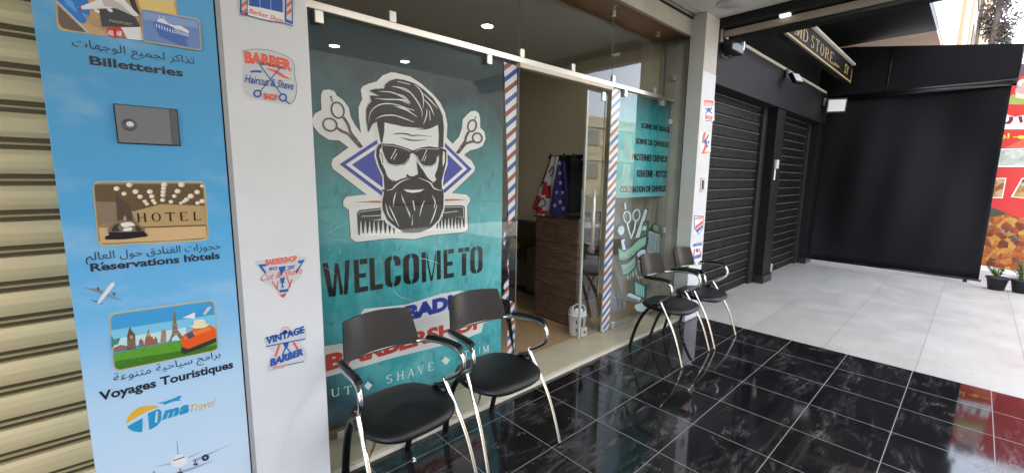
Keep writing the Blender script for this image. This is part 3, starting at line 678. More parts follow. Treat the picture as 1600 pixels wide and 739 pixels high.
# grey meter cover on the panel
K0 = Crop(0, 0, 1.9975)
mc = thing('meter_cover', 'small grey cover with a round white lock on the blue panel', 'cover', (.15, -.38, 1.7))
q = [atY(*K0(x, y), -.384) for x, y in ((357, 326), (372, 445), (551, 345), (561, 452))]
x0, x1 = q[0].x, q[2].x; z0, z1 = q[1].z, q[0].z
M_MC = mat('cover_grey', (.19, .19, .205), .45); M_MC2 = mat('cover_dark', (.10, .10, .115), .45)
MB().box(x0 - .003, x1 + .003, -.3775, -.3727, z0 - .003, z1 + .003, M_BLKGAP).build('surround', mc)
MB().box(x0, x1 - .022, -.384, -.3776, z0, z1, M_MC).build('flap', mc, bevel=.001)
MB().box(x1 - .021, x1, -.3835, -.3776, z0, z1, M_MC2).build('hinge_strip', mc, bevel=.001)
lk = MB().lathe((x0 + .033, -.384, (z0 + z1) / 2 - .002), [(.021, 0), (.020, -.0015), (.0, -.0016)], M_MC2, 24, axis='y').build('lock_plate', mc)
MB().lathe((x0 + .035, -.3856, (z0 + z1) / 2), [(.0105, 0), (.0095, -.003), (.0, -.0032)], M_PRW, 24, axis='y').build('lock', lk)

# ------------------------------------------------------------------ stickers on the white pillars
YS = -.3745
PA, PB = Crop(360, 0, 4.108), Crop(380, 380, 3.359)
def sticker(label, plane, outline, crop, draw, loc):
    t = thing('sticker', label, 'sticker', loc, 'barber stickers on the white pillars')
    a = Art('y', plane); a.poly(M_PRPALE, outline, 1, crop, True); draw(a, crop); a.build('print', t); return t
INK, RED = pm((38, 84, 160)), pm((226, 92, 66))
def d1(a, c):
    a.poly(INK, [(115, -130), (335, -105), (335, 95), (250, 80), (120, 38)], 2, c)
    for x in (185, 255): a.stroke(M_PRPALE, [(x, -120), (x + 5, 82)], 3, 3, c, False)
    for x0 in (62, 350):
        a.poly(INK, [(x0, -130), (x0 + 48, -126), (x0 + 50, 160 if x0 > 99 else 105), (x0 - 2, 142 if x0 > 99 else 88)], 2, c); a.poly(M_PRPALE, [(x0 + 9, -110), (x0 + 40, -106), (x0 + 42, 140 if x0 > 99 else 84), (x0 + 9, 126 if x0 > 99 else 70)], 3, c)
        for k in range(4): a.poly(RED, [(x0 + 10, -70 + 50 * k), (x0 + 40, -95 + 50 * k), (x0 + 40, -70 + 50 * k), (x0 + 10, -45 + 50 * k)], 4, c)
    a.poly(M_PRW, [(108, 40), (200, 55), (345, 88), (345, 150), (230, 132), (112, 104)], 5, c)
    a.text(RED, 'Barber Shop', (118, 96), (118, 55), (335, 140), 6, c, shear=.4, bold=.01, rise=-.010)
    a.stroke(INK, [(58, 96), (110, 104), (240, 138), (330, 150), (400, 170)], 5, 6, c)
sticker('blue and red shopfront sticker at the top of the white pillar', YS, [(60, -150), (385, -120), (398, 172), (330, 156), (230, 140), (110, 108), (55, 95)], PA, d1, (.5, -.375, 2.2))
def d2(a, c):
    p = a.uv(c(92, 408)), a.uv(c(92, 332)), a.uv(c(395, 460))
    a.textuv(RED, 'BARBER', p[0][0], p[0][1], p[2][0], p[1][1], 3, bold=.05, arch=.006, rise=-.004)
    p = a.uv(c(162, 412)), a.uv(c(162, 394)), a.uv(c(338, 445)); a.textuv(INK, 'VINTAGE', p[0][0], p[0][1], p[2][0], p[1][1], 3, bold=.01, rise=-.004, space=1.2)
    a.stroke(INK, [(185, 415), (330, 612)], 12, 3, c, False, True); a.stroke(INK, [(316, 440), (190, 590)], 12, 3, c, False, True)
    a.ell(INK, (173, 603), 22, 20, 4, c, 0, 11); a.ell(INK, (336, 628), 22, 22, 4, c, .4, 11); a.stroke(INK, [(350, 645), (382, 670)], 9, 4, c, False)
    a.stroke(INK, [(128, 464), (160, 460), (200, 464)], 14, 3, c); a.stroke(RED, [(225, 440), (290, 462), (340, 492), (388, 512)], 18, 3, c, True, True)
    a.text(INK, 'Haircut & Shave', (90, 532), (92, 478), (405, 562), 5, c, shear=.4, bold=.012, rise=-.004)
    a.text(RED, 'SHOP', (212, 640), (212, 598), (302, 645), 5, c, bold=.05)
    for k in range(12): a.stroke(pm((196, 190, 190)), [(88 + 6 * (k % 3), 520 + 11 * k), (150 + 20 * (k % 4), 524 + 11 * k)], 1.6, 2, c, False)
    a.stroke(pm((60, 52, 58)), [(75, 330), (160, 318), (270, 330), (395, 390), (412, 490), (425, 560), (415, 630), (388, 672)], 2.6, 2, c)
sticker('round barber sticker with crossed blue scissors and orange razor', YS, [(75, 332), (150, 318), (270, 332), (392, 388), (412, 485), (426, 560), (412, 630), (386, 668), (300, 668), (180, 640), (100, 600), (78, 520), (82, 440), (95, 400)], PA, d2, (.5, -.375, 1.95))
def d3(a, c):
    a.text(RED, 'BARBERSHOP', (118, 118), (118, 85), (282, 105), 3, c, bold=.03, rise=.004)
    a.poly(INK, [(78, 112), (120, 108), (118, 120), (100, 122), (122, 155), (112, 158)], 3, c); a.poly(INK, [(322, 85), (285, 92), (290, 105), (305, 104), (272, 150), (282, 154)], 3, c)
    a.text(INK, 'SINCE', (135, 144), (135, 126), (178, 142), 3, c, bold=.02); a.text(INK, '2007', (232, 138), (232, 118), (272, 134), 3, c, bold=.02)
    a.text(RED, 'Cut & Shave', (92, 200), (92, 165), (312, 172), 3, c, shear=.4, rise=.012)
    a.poly(INK, [(184, 124), (222, 118), (218, 142), (206, 156), (204, 168), (196, 168), (192, 150)], 4, c)
    a.poly(INK, [(192, 182), (218, 178), (214, 205), (207, 212), (212, 232), (200, 234), (203, 212), (196, 206)], 4, c); a.poly(INK, [(188, 244), (236, 238), (236, 252), (190, 258)], 4, c)
    for q in ([(150, 198), (182, 245)], [(258, 188), (236, 240)], [(182, 200), (176, 240)], [(228, 175), (248, 228)], [(190, 268), (208, 282), (225, 262)]): a.stroke(RED, q, 6, 3, c, False)
    a.poly(RED, [(195, 268), (225, 262), (210, 284)], 3, c)
sticker('triangular barbershop sticker in the middle of the white pillar', YS, [(58, 100), (110, 88), (200, 78), (328, 70), (322, 96), (300, 120), (312, 165), (250, 220), (212, 288), (170, 240), (85, 190), (112, 160)], PB, d3, (.5, -.375, 1.15))
def d4(a, c):
    a.stroke(INK, [(115, 495), (325, 452)], 4, 3, c, False); a.text(INK, 'VINTAGE', (120, 532), (118, 492), (322, 492), 3, c, bold=.05, rise=.016)
    a.stroke(INK, [(120, 540), (325, 500)], 6, 3, c, False)
    a.ell(RED, (220, 456), 20, 18, 2, c, 0, 2.5); a.ell(INK, (219, 462), 11, 9, 3, c)
    a.poly(INK, [(208, 524), (238, 518), (236, 536), (226, 548), (218, 546)], 3, c)
    a.stroke(INK, [(222, 546), (205, 585)], 7, 3, c, False); a.stroke(INK, [(228, 546), (250, 575)], 7, 3, c, False); a.stroke(INK, [(200, 585), (255, 574)], 4, 3, c, False)
    a.stroke(RED, [(188, 532), (180, 560), (168, 592)], 11, 3, c); a.stroke(RED, [(262, 518), (280, 545), (298, 578)], 11, 3, c)
    a.text(INK, 'BARBER', (140, 646), (142, 606), (318, 614), 4, c, bold=.06, shear=.12, rise=.016)
    a.text(RED, 'Shop', (150, 670), (155, 642), (225, 650), 4, c, shear=.4); a.stroke(INK, [(228, 636), (320, 618)], 4, 4, c, False)
sticker('blue banner sticker lowest on the white pillar beside the poster', YS, [(114, 494), (190, 474), (205, 440), (240, 438), (250, 465), (325, 448), (328, 505), (300, 520), (330, 560), (326, 612), (240, 640), (130, 672), (138, 600), (160, 575), (125, 545)], PB, d4, (.5, -.375, .85))
PR = Crop(1075, 130, 2.46)
YR = -.375
def mini(kind, xs, ys):
    w_, h_ = xs[1] - xs[0], ys[1] - ys[0]; q = lambda u, v: (xs[0] + w_ * u, ys[0] + h_ * v)
    def f(a, c):
        if kind == 0:
            a.poly(RED, [q(.05, .0), q(.95, .04), q(.92, .30), q(.08, .26)], 2, c); a.text(M_PRW, 'BARBER', q(.12, .24), q(.12, .06), q(.88, .28), 3, c, bold=.03)
            a.ell(INK, q(.5, .44), w_ * .2, h_ * .09, 3, c); a.stroke(INK, [q(.2, .36), q(.8, .6)], 4, 2, c, False); a.stroke(INK, [q(.8, .36), q(.2, .6)], 4, 2, c, False)
            a.text(RED, 'SHOP', q(.15, .84), q(.15, .64), q(.85, .86), 3, c, bold=.05); a.stroke(INK, [q(.2, .92), q(.8, .95)], 3, 2, c, False)
        elif kind == 1:
            a.stroke(RED, [q(.45, .0), q(.3, .3), q(.55, .55), q(.25, .95)], 9, 2, c); a.stroke(INK, [q(.8, .12), q(.5, .4), q(.7, .7)], 5, 3, c)
            a.text(INK, 'CUT', q(.1, .50), q(.1, .36), q(.9, .5), 4, c, bold=.05); a.stroke(RED, [q(.1, .98), q(.85, .92)], 4, 2, c, False)
        elif kind == 2:
            a.poly(INK, [q(0, 0), q(1, .03), q(.96, .62), q(.5, 1.0), q(.05, .66)], 2, c); a.poly(M_PRW, [q(.07, .04), q(.93, .07), q(.89, .60), q(.5, .93), q(.11, .63)], 3, c)
            a.text(RED, 'BARBER', q(.12, .22), q(.12, .09), q(.88, .24), 4, c, bold=.04); a.poly(RED, [q(.12, .55), q(.88, .25), q(.88, .42), q(.15, .70)], 4, c); a.poly(INK, [q(.2, .74), q(.88, .46), q(.85, .60), q(.4, .84)], 4, c)
        else:
            a.text(INK, 'VINTAGE', q(.0, .22), q(.0, .04), q(1, .22), 3, c, bold=.05); a.stroke(RED, [q(.25, .3), q(.1, .65)], 5, 2, c, False); a.stroke(RED, [q(.75, .28), q(.92, .6)], 5, 2, c, False)
            a.ell(INK, q(.5, .38), w_ * .14, h_ * .1, 3, c); a.text(INK, 'BARBER', q(.05, .86), q(.05, .66), q(.95, .84), 3, c, bold=.06)
    return f
for kind, (lab, xs, ys) in enumerate((
        ('small red and blue sticker, topmost on the slim white pillar', (58, 100), (65, 152)),
        ('small red squiggle sticker just above the switch plate on the slim white pillar', (48, 86), (190, 272)),
        ('shield shaped sticker just below the switch plate on the slim white pillar', (22, 60), (508, 585)),
        ('lowest small sticker on the slim white pillar, above the chair arm', (17, 52), (615, 688)))):
    out = [(xs[0] - 2, ys[0] - 2), (xs[1] + 2, ys[0]), (xs[1] + 1, ys[1] - 8), ((xs[0] + xs[1]) / 2, ys[1] + 3), (xs[0] - 1, ys[1] - 8)]
    t = thing('sticker', lab, 'sticker', (4.74, -.375, 1.5), 'barber stickers on the white pillars')
    a = Art('y', YR); a.poly(M_PRW, out, 1, PR); mini(kind, xs, ys)(a, PR); a.build('print', t)

# ================================================================== glass shopfront
gs = thing('glass_shopfront', 'frameless glass barber shop front with steel rail and sliding door', 'shopfront', (2.6, 0, .03))
def pane(x0, x1, z0, z1, y0=-.006, y1=.006, name='glass_pane', parent=gs):
    b = MB(); vs = [(x, y, z) for x in (x0, x1) for y in (y0, y1) for z in (z0, z1)]
    b.add(vs, [(0, 4, 5, 1), (2, 3, 7, 6)], M_GLASS); b.add(vs, [(0, 1, 3, 2), (4, 6, 7, 5), (1, 5, 7, 3), (0, 2, 6, 4)], M_GEDGE)
    return b.build(name, parent)
pane(.669, 2.296, .034, 2.452); pane(3.502, 4.702, .034, 2.452)
pane(.669, 2.292, 2.494, 3.122); pane(2.297, 3.482, 2.494, 3.122); pane(3.487, 4.702, 2.494, 3.122)
MB().box(.669, 4.70, -.020, .020, 2.453, 2.493, M_STEEL).build('header_rail', gs, bevel=.003)
MB().box(2.285, 3.50, -.026, .030, 2.418, 2.4525, mat('door_track_cream', (.66, .60, .50), .4)).build('door_track', gs, bevel=.002)
def clamp(x, z0, z1, w_=.045, y=0.0):
    MB().box(x - w_ / 2, x + w_ / 2, y - .018, y + .018, z0, z1, M_STEEL).build('glass_clamp', gs, bevel=.003)
for px, py in ((612, 30), (814, 86), (894, 107), (957, 126), (1022, 142)): p = atY(px, py); clamp(p.x, 2.4935, 2.555)
for px, py in ((497, 28), (763, 95), (976, 146), (1036, 160)): p = atY(px, py); clamp(p.x, 2.39, 2.4525)
for px, py in ((958, 16), (1028, 50)): p = atY(px, py); clamp(p.x, 3.07, 3.123)
for z in (2.72, 2.24, 1.0): MB().box(4.66, 4.704, -.018, .018, z - .03, z + .03, M_STEEL).build('glass_clamp', gs, bevel=.003)
for px in (956, ): p = atY(px, 515, 0); clamp(p.x, .031, .10, .04)
clamp(.86, .031, .075, .06); clamp(3.52, .031, .062, .035)
M_SATIN = mat('satin_steel', (.62, .58, .51), .3, .35)
# sliding leaf parked behind the fixed pane
sdn = pane(3.205, 4.30, .045, 2.385, .034, .046, 'sliding_door', gs)
MB().box(3.18, 3.203, .032, .048, .045, 2.385, mat('pale_glass_rim', (.42, .46, .42), .2)).build('door_rim', sdn)
for yy in (-.026, .106):
    MB().tube([(3.262, yy, .92), (3.262, yy, 1.49)], .0165, M_SATIN, 14).build('handle', sdn)
for z in (.98, 1.43): MB().tube([(3.262, -.026, z), (3.262, .106, z)], .010, M_SATIN, 12).build('handle_post', sdn)
MB().box(3.215, 3.30, .026, .054, .05, .135, M_SATIN).build('lock_plate', sdn, bevel=.002)
MB().lathe((3.258, .026, .093), [(.014, 0), (.013, -.008), (.0, -.009)], mat('lock_core', (.12, .11, .10), .3, .8), 20, axis='y').build('lock_core', sdn)
MB().box(3.40, 3.45, .026, .054, 2.32, 2.40, M_STEEL).build('hanger', sdn, bevel=.002)
yt = MB().box(3.62, 3.68, .049, .051, 1.315, 1.355, pm((220, 205, 40))).build('yellow_tag', sdn)

# ------------------------------------------------------------------ big poster behind the left pane
YB = .020
wp = thing('window_poster', 'big teal poster with a bearded man in sunglasses behind the glass', 'poster', (1.45, YB, .04))
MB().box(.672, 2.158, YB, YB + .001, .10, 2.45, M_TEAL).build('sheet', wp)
A_, B_, C_, D_, E_ = Crop(480, 100, 5.281), Crop(620, 100, 5.281), Crop(500, 220, 4.619), Crop(620, 220, 4.619), Crop(500, 370, 2.957)
mp = lambda c, pts: [c(*p) for p in pts]
OUT = mp(A_, [(130, 215), (180, 208), (225, 225), (245, 260), (300, 300), (345, 360), (362, 440), (400, 510), (440, 568), (422, 440), (420, 360), (450, 290), (438, 215), (455, 185), (510, 160), (570, 145), (620, 95), (690, 68), (760, 75)]) \
    + mp(B_, [(0, 75), (110, 103), (200, 160), (300, 250), (360, 320), (400, 400), (420, 500), (415, 610), (460, 657), (510, 600), (535, 530), (540, 460), (575, 420), (610, 390), (650, 385), (680, 410), (690, 450), (690, 525), (725, 560), (735, 620), (710, 680), (660, 705), (610, 715), (565, 745)]) \
    + mp(D_, [(490, 105), (540, 140), (568, 190), (560, 225), (400, 378), (500, 385), (530, 410), (530, 440), (510, 470), (515, 640), (490, 660), (235, 685), (130, 712), (60, 710)]) \
    + mp(C_, [(520, 705), (260, 732), (220, 705), (205, 500), (165, 470), (165, 430), (190, 400), (332, 388), (90, 205), (78, 170), (90, 130), (203, 48)]) \
    + mp(A_, [(262, 635), (180, 630), (100, 580), (50, 520), (38, 460), (60, 410), (115, 380), (110, 300), (112, 250)])
a = Art('y', YB)
a.poly(M_PRW, OUT, 1); a.stroke(M_PRK, OUT, 1.0, 2, PX, False, False, True)
cx, cy = 648.0, 261.0
DIA = [(530.3, 256.8), (649.3, 179), (736.9, 264.4), (647, 343.4)]
for k, (sc, mm) in enumerate(((1, M_PRB), (.918, M_PRW), (.838, M_PRB))): a.poly(mm, [(cx + (x - cx) * sc, cy + (y - cy) * sc) for x, y in DIA], 3 + k)
a.poly(M_PRO, [(235, 444), (385, 433), (445, 433), (445, 449), (385, 447)], 3, C_); a.poly(M_PRO, [(325, 420), (420, 420), (508, 424), (420, 433), (325, 437)], 3, D_)
# white gap round the head, then the face
HEADW = mp(A_, [(560, 300), (700, 250), (845, 260)]) + mp(B_, [(300, 330), (395, 500), (392, 690)]) + mp(D_, [(362, 90), (365, 170), (340, 240), (332, 300), (330, 350), (345, 400), (340, 500), (310, 575), (245, 640), (170, 668), (100, 672)]) + mp(C_, [(560, 650), (470, 590), (438, 500), (436, 440), (450, 372), (450, 330), (448, 262), (410, 180), (388, 110), (400, 40), (420, 10)]) + mp(A_, [(575, 650), (560, 480)])
a.poly(M_PRW, HEADW, 6)
HAIR = mp(A_, [(502, 568), (485, 460), (485, 380), (500, 340), (530, 310), (512, 262), (592, 268), (508, 222), (560, 208), (632, 205), (640, 170), (680, 140), (730, 125), (790, 130)]) + mp(B_, [(0, 127), (60, 135), (150, 165), (220, 215), (300, 290), (350, 370), (375, 430), (385, 520), (380, 692), (338, 690), (343, 590), (335, 505), (250, 535), (170, 530), (0, 515)]) + mp(A_, [(780, 515), (700, 500), (635, 485), (633, 560), (615, 660), (600, 640), (585, 560), (570, 478), (535, 500)])
a.poly(M_PRG, HAIR, 7)
for st, c in (([(503, 490), (520, 400), (580, 345), (660, 330), (760, 345), (845, 378)], A_), ([(555, 460), (620, 430), (720, 428), (845, 465)], A_), ([(580, 230), (680, 235), (760, 265), (840, 322)], A_), ([(550, 285), (640, 295), (760, 300), (842, 340)], A_), ([(690, 188), (760, 200), (845, 243)], A_), ([(740, 147), (845, 172)], A_), ([(710, 350), (800, 368), (845, 395)], A_),
              ([(0, 190), (80, 215), (150, 290), (200, 380), (205, 445)], B_), ([(0, 250), (60, 275), (112, 332)], B_), ([(0, 292), (60, 302), (100, 330)], B_), ([(205, 240), (270, 300), (335, 372)], B_), ([(215, 290), (270, 350), (305, 432)], B_), ([(245, 368), (240, 430), (215, 502)], B_), ([(265, 390), (272, 468)], B_), ([(0, 342), (140, 386)], B_), ([(0, 360), (80, 385), (168, 442)], B_), ([(0, 435), (138, 482)], B_), ([(130, 160), (190, 220), (215, 290), (212, 372)], B_)):
    a.stroke(M_PRW, st, 9, 8, c, True, True)
for st, c in (([(0, 578), (70, 580), (120, 593), (180, 590), (288, 602)], B_), ([(40, 612), (120, 632), (242, 628)], B_), ([(700, 583), (760, 575), (845, 580)], A_), ([(770, 612), (845, 625)], A_), ([(150, 542), (250, 535), (330, 505)], B_)):
    a.stroke(M_PRG, st, 10, 8, c, True, True)
BEARD = mp(C_, [(442, 120), (455, 190), (470, 215), (500, 270), (542, 292), (590, 272), (630, 264)]) + mp(D_, [(80, 262), (100, 260), (150, 268), (210, 285), (250, 310), (282, 282), (270, 250), (290, 200), (300, 140), (300, 70), (325, 55), (355, 70), (352, 160), (335, 230), (320, 290), (322, 345), (332, 352), (335, 400), (332, 490), (300, 570), (240, 630), (170, 658), (100, 663), (40, 660)]) + mp(C_, [(585, 650), (540, 620), (480, 570), (450, 500), (445, 440), (460, 370), (432, 356), (462, 352), (455, 250), (425, 190), (402, 110), (405, 55), (420, 28), (440, 18)])
a.poly(M_PRK, BEARD, 8)
a.poly(M_PRW, [(428, 62), (440, 55), (458, 115), (462, 150), (445, 178), (425, 110)], 9, C_); a.poly(M_PRW, [(332, 75), (342, 85), (342, 150), (328, 190), (326, 120)], 9, D_)
a.stroke(M_PRK, [(432, 85), (445, 120), (448, 160)], 6, 10, C_)
a.poly(M_PRK, [(138, 148), (165, 185), (185, 240), (215, 290), (160, 268), (100, 262), (60, 262), (70, 240), (90, 255), (115, 258), (150, 240)], 9, D_)
a.poly(M_PRK, [(160, 185), (180, 205), (215, 262), (245, 290), (262, 300), (240, 310), (205, 285), (180, 250)], 9, D_)
a.poly(M_PRW, [(45, 350), (110, 356), (196, 350), (165, 368), (110, 376), (70, 369)], 9, D_)
GLS = mp(C_, [(443, 22), (520, 24), (600, 46), (660, 70)]) + mp(D_, [(110, 72), (170, 50), (230, 42), (322, 54), (320, 95), (292, 112), (280, 165), (245, 188), (185, 186), (152, 150), (132, 105), (112, 88)]) + mp(C_, [(648, 95), (638, 140), (610, 175), (540, 184), (490, 165), (465, 120), (448, 72)])
a.poly(M_PRK, GLS, 11)
for st, c, wd in (([(452, 100), (480, 158), (540, 177), (604, 168), (634, 128)], C_, 4), ([(450, 34), (520, 38), (600, 58), (645, 80)], C_, 3), ([(140, 110), (158, 150), (188, 180), (244, 181), (276, 158), (286, 115)], D_, 4), ([(130, 80), (175, 60), (300, 62)], D_, 3), ([(505, 132), (545, 60)], C_, 5), ([(525, 137), (550, 92)], C_, 4), ([(175, 146), (212, 64)], D_, 5), ([(192, 147), (208, 108)], D_, 4)):
    a.stroke(M_PRW, st, wd, 12, c)
for st, c in (([(545, 370), (530, 420), (525, 478)], C_), ([(585, 412), (620, 480), (652, 545)], C_), ([(665, 432), (678, 502)], C_), ([(665, 532), (658, 608)], C_), ([(468, 448), (490, 530), (528, 582)], C_), ([(493, 462), (530, 545), (567, 622)], C_), ([(470, 358), (515, 350), (548, 318), (595, 288), (652, 272)], C_), ([(468, 215), (490, 260), (530, 295)], C_), ([(28, 388), (60, 470), (97, 560)], D_), ([(115, 432), (127, 502)], D_), ([(197, 428), (175, 480), (160, 550)], D_), ([(110, 535), (108, 608)], D_), ([(250, 392), (272, 440), (262, 488)], D_), ([(287, 458), (262, 540), (235, 602)], D_), ([(150, 268), (230, 300), (268, 345), (328, 360)], D_)):
    a.stroke(M_PRW, st, 8, 10, c, True, True)
# comb
a.poly(M_PRG, [(265, 520), (285, 500), (440, 482), (440, 565), (290, 580), (286, 680), (275, 680)], 4, C_)
a.poly(M_PRG, [(330, 468), (470, 465), (490, 480), (488, 622), (478, 622), (468, 545), (330, 560)], 4, D_)
for x in (310, 342, 373, 405, 437, 470, 502, 532): a.poly(M_PRG, [(x - 15, 575), (x + 15, 570), (x + 4, 668), (x - 4, 668)], 4, C_)
for x in (290, 312, 336, 360, 385, 410, 434, 456): a.poly(M_PRG, [(x - 12, 552), (x + 12, 548), (x + 3, 634), (x - 3, 634)], 4, D_)
a.stroke(M_PRW, [(300, 545), (440, 538)], 4, 5, C_, False); a.stroke(M_PRW, [(275, 528), (290, 512), (440, 494)], 3, 5, C_, False); a.stroke(M_PRW, [(332, 520), (440, 508)], 4, 5, D_, False); a.stroke(M_PRW, [(330, 480), (466, 476), (480, 486), (480, 560)], 3, 5, D_, False)
# scissors
BRZ = pm((70, 58, 54))
for c, e1, e2, arms in ((A_, ((250, 384), 50, 66, -.35), ((186, 503), 58, 50, .45), ([(296, 440), (335, 500), (360, 570), (415, 640), (450, 690)], [(245, 530), (290, 560), (335, 580), (400, 650), (440, 690)])),
                        (B_, ((619, 512), 34, 48, .25), ((662, 612), 38, 40, -.5), ([(592, 560), (570, 600), (560, 640), (520, 700), (495, 740)], [(632, 640), (590, 650), (560, 665), (525, 710), (505, 735)]))):
    for (cc, rx, ry, ro) in (e1, e2): a.ell(BRZ, cc, rx, ry, 4, c, ro, 15)
    for st in arms: a.stroke(BRZ, st, 21, 4, c)
    a.ell(pm((170, 150, 140)), arms[0][3], 7, 7, 5, c)
a.stroke(BRZ, [(192, 272), (200, 290), (210, 318)], 10, 4, A_); a.ell(BRZ, (193, 273), 10, 7, 5, A_); a.stroke(BRZ, [(650, 434), (646, 450), (640, 465)], 8, 4, B_)
a.build('portrait_print', wp)
# lettering
def ring_half(x0, x1, t, top_gap, left):
    """left or right half of a condensed stencil O in the unit box"""
    o = [(.5 - top_gap, 1.0), (.30, .985), (.12, .94), (.02, .86), (0, .78), (0, .22), (.02, .14), (.12, .06), (.30, .015), (.5 - top_gap, 0.0)]
    i_ = [(.5 - top_gap, .13), (.40, .15), (t + .01, .22), (t, .26), (t, .74), (t + .01, .78), (.40, .85), (.5 - top_gap, .87)]
    pts = o + i_
    return pts if left else [(1 - x, y) for x, y in pts]
ST_ = .36
STENCIL = {
    'W': [[(0, 1), (.20, 1), (.34, .03), (.18, 0)], [(.30, .0), (.44, .95), (.56, .95), (.42, .0)], [(.50, .78), (.58, .92), (.70, .03), (.58, 0)], [(.72, 0), (.86, .0), (1, 1), (.82, 1)]],
    'E': [[(0, 0), (ST_, 0), (ST_, 1), (0, 1)], [(ST_ + .08, .84), (1, .84), (1, 1), (ST_ + .08, 1)], [(ST_, .43), (.86, .43), (.86, .57), (ST_, .57)], [(ST_, 0), (1, 0), (1, .16), (ST_, .16)]],
    'L': [[(0, 0), (ST_ + .04, 0), (ST_ + .04, 1), (0, 1)], [(ST_ + .04, 0), (1, 0), (1, .16), (ST_ + .04, .16)]],
    'C': [ring_half(0, 1, ST_, .04, True), [(.54, 1.0), (.70, .985), (.88, .94), (.98, .86), (1, .78), (1, .66), (1 - ST_, .66), (1 - ST_, .74), (1 - ST_ - .01, .78), (.60, .85), (.54, .87)], [(.54, 0), (.70, .015), (.88, .06), (.98, .14), (1, .22), (1, .34), (1 - ST_, .34), (1 - ST_, .26), (1 - ST_ - .01, .22), (.60, .15), (.54, .13)]],
    'O': [ring_half(0, 1, ST_, .03, True), ring_half(0, 1, ST_, .03, False)],
    'M': [[(0, 0), (.22, 0), (.22, 1), (0, 1)], [(.27, 1), (.44, .35), (.54, 0), (.44, 0), (.25, .75)], [(.73, 1), (.60, .45), (.50, .12), (.56, 0), (.75, .75)], [(.78, 0), (1, 0), (1, 1), (.78, 1)]],
    'T': [[(0, .84), (.46, .84), (.46, 1), (0, 1)], [(.54, .84), (1, .84), (1, 1), (.54, 1)], [(.30, 0), (.70, 0), (.70, .80), (.30, .80)]],
}
a = Art('y', YB)
zb, zt = a.uv(E_(45, 278))[1], a.uv(E_(15, 122))[1]
zb2, zt2 = a.uv(E_(735, 168))[1], a.uv(E_(735, 42))[1]
for ch, x0, x1 in (('W', 12, 140), ('E', 157, 220), ('L', 229, 288), ('C', 299, 373), ('O', 384, 458), ('M', 470, 558), ('E', 571, 619), ('T', 639, 691), ('O', 694, 751)):
    u0, u1 = a.uv(E_(x0, 170))[0], a.uv(E_(x1, 150))[0]; f = (x0 - 12) / 740
    b0, b1 = zb + (zb2 - zb) * f, zt + (zt2 - zt) * f
    for pl in STENCIL[ch]: a.polyuv(M_PRK, [(u0 + (u1 - u0) * x, b0 + (b1 - b0) * y) for x, y in pl], 1)
a.build('welcome_lettering', wp)
a = Art('y', YB)
a.poly(M_PRW, [(190, 352), (205, 332), (400, 312), (560, 262), (640, 248), (760, 262), (780, 330), (780, 388), (755, 400), (745, 440), (640, 482), (330, 560), (16, 650), (16, 505), (110, 490)], 1, E_)
a.text(M_PRB, 'BADI', (392, 392), (392, 320), (612, 335), 2, E_, bold=.07, rise=.012)
p0, p1, p2 = a.uv(E_(28, 622)), a.uv(E_(28, 542)), a.uv(E_(756, 418)); a.textuv(M_PRR, 'BARBERSHOP', p0[0], p0[1], p2[0], p1[1], 2, bold=.05, rise=(p2[1] - p0[1]))
a.build('name_lettering', wp)
a = Art('y', YB)
def low_txt(body, p, q, top):
    global a
    u0, v0 = a.uv(E_(*p)); u1, v1 = a.uv(E_(*q)); h = a.uv(E_(*top))[1] - v0
    serif(a, M_PRW, body, u0, v0, u1, v0 + h, 1, .45, v1 - v0); a.build('service_lettering', wp); a = Art('y', YB)
low_txt('CUT', (-10, 752), (150, 722), (-10, 712)); low_txt('SHAVE', (303, 680), (528, 612), (303, 640)); low_txt('TRIM', (664, 562), (780, 530), (664, 528))
for c in ((222, 687), (581, 571)): a = Art('y', YB); a.poly(M_PRW, [(c[0] - 19, c[1] + 2), (c[0] - 2, c[1] - 20), (c[0] + 19, c[1] - 4), (c[0] + 2, c[1] + 20)], 1, E_); a.build('diamond_mark', wp)
# scratches in the print
for q, wd, c in (([(338, 225), (345, 255), (380, 280), (455, 298)], 3, E_), ([(452, 98), (500, 106), (552, 124)], 3, E_), ([(20, 140), (70, 170)], 2, E_), ([(20, 690), (100, 640), (190, 600)], 2.5, C_), ([(80, 722), (150, 712), (215, 735)], 2.5, C_)):
    a = Art('y', YB); a.stroke(M_PRPALE, q, wd, 3, c, True, True); a.build('scratch', wp)
# barber stripes: torn strip beside the doorway and the straight strip beyond it
YW = .012
st = Art('y', YW); F4 = Crop(780, 330, 2.738)
st.poly(M_STRIPE, [(787.5, 97), (808.5, 104), (806.5, 200), (804.6, 345)] + mp(F4, [(66, 20), (40, 75), (22, 92), (14, 132), (30, 160), (46, 188), (30, 230), (45, 280), (13, 312), (24, 340), (12, 372), (65, 388), (67, 640)]) + [(792, 566), (795, 450), (794, 300)], 0)
tag(st.build('stripe_strip', loc=(2.2, YW, .1)), 'torn red white and blue striped strip between poster and doorway', 'striped strip', 'barber stripe strips on the glass')
st = Art('y', YW)
st.poly(M_STRIPE, [(955.5, 137), (969.5, 140.5), (951.5, 519), (938, 525)], 0)
tag(st.build('stripe_strip', loc=(3.56, YW, .1)), 'intact striped strip beside the sliding door handle', 'striped strip', 'barber stripe strips on the glass')

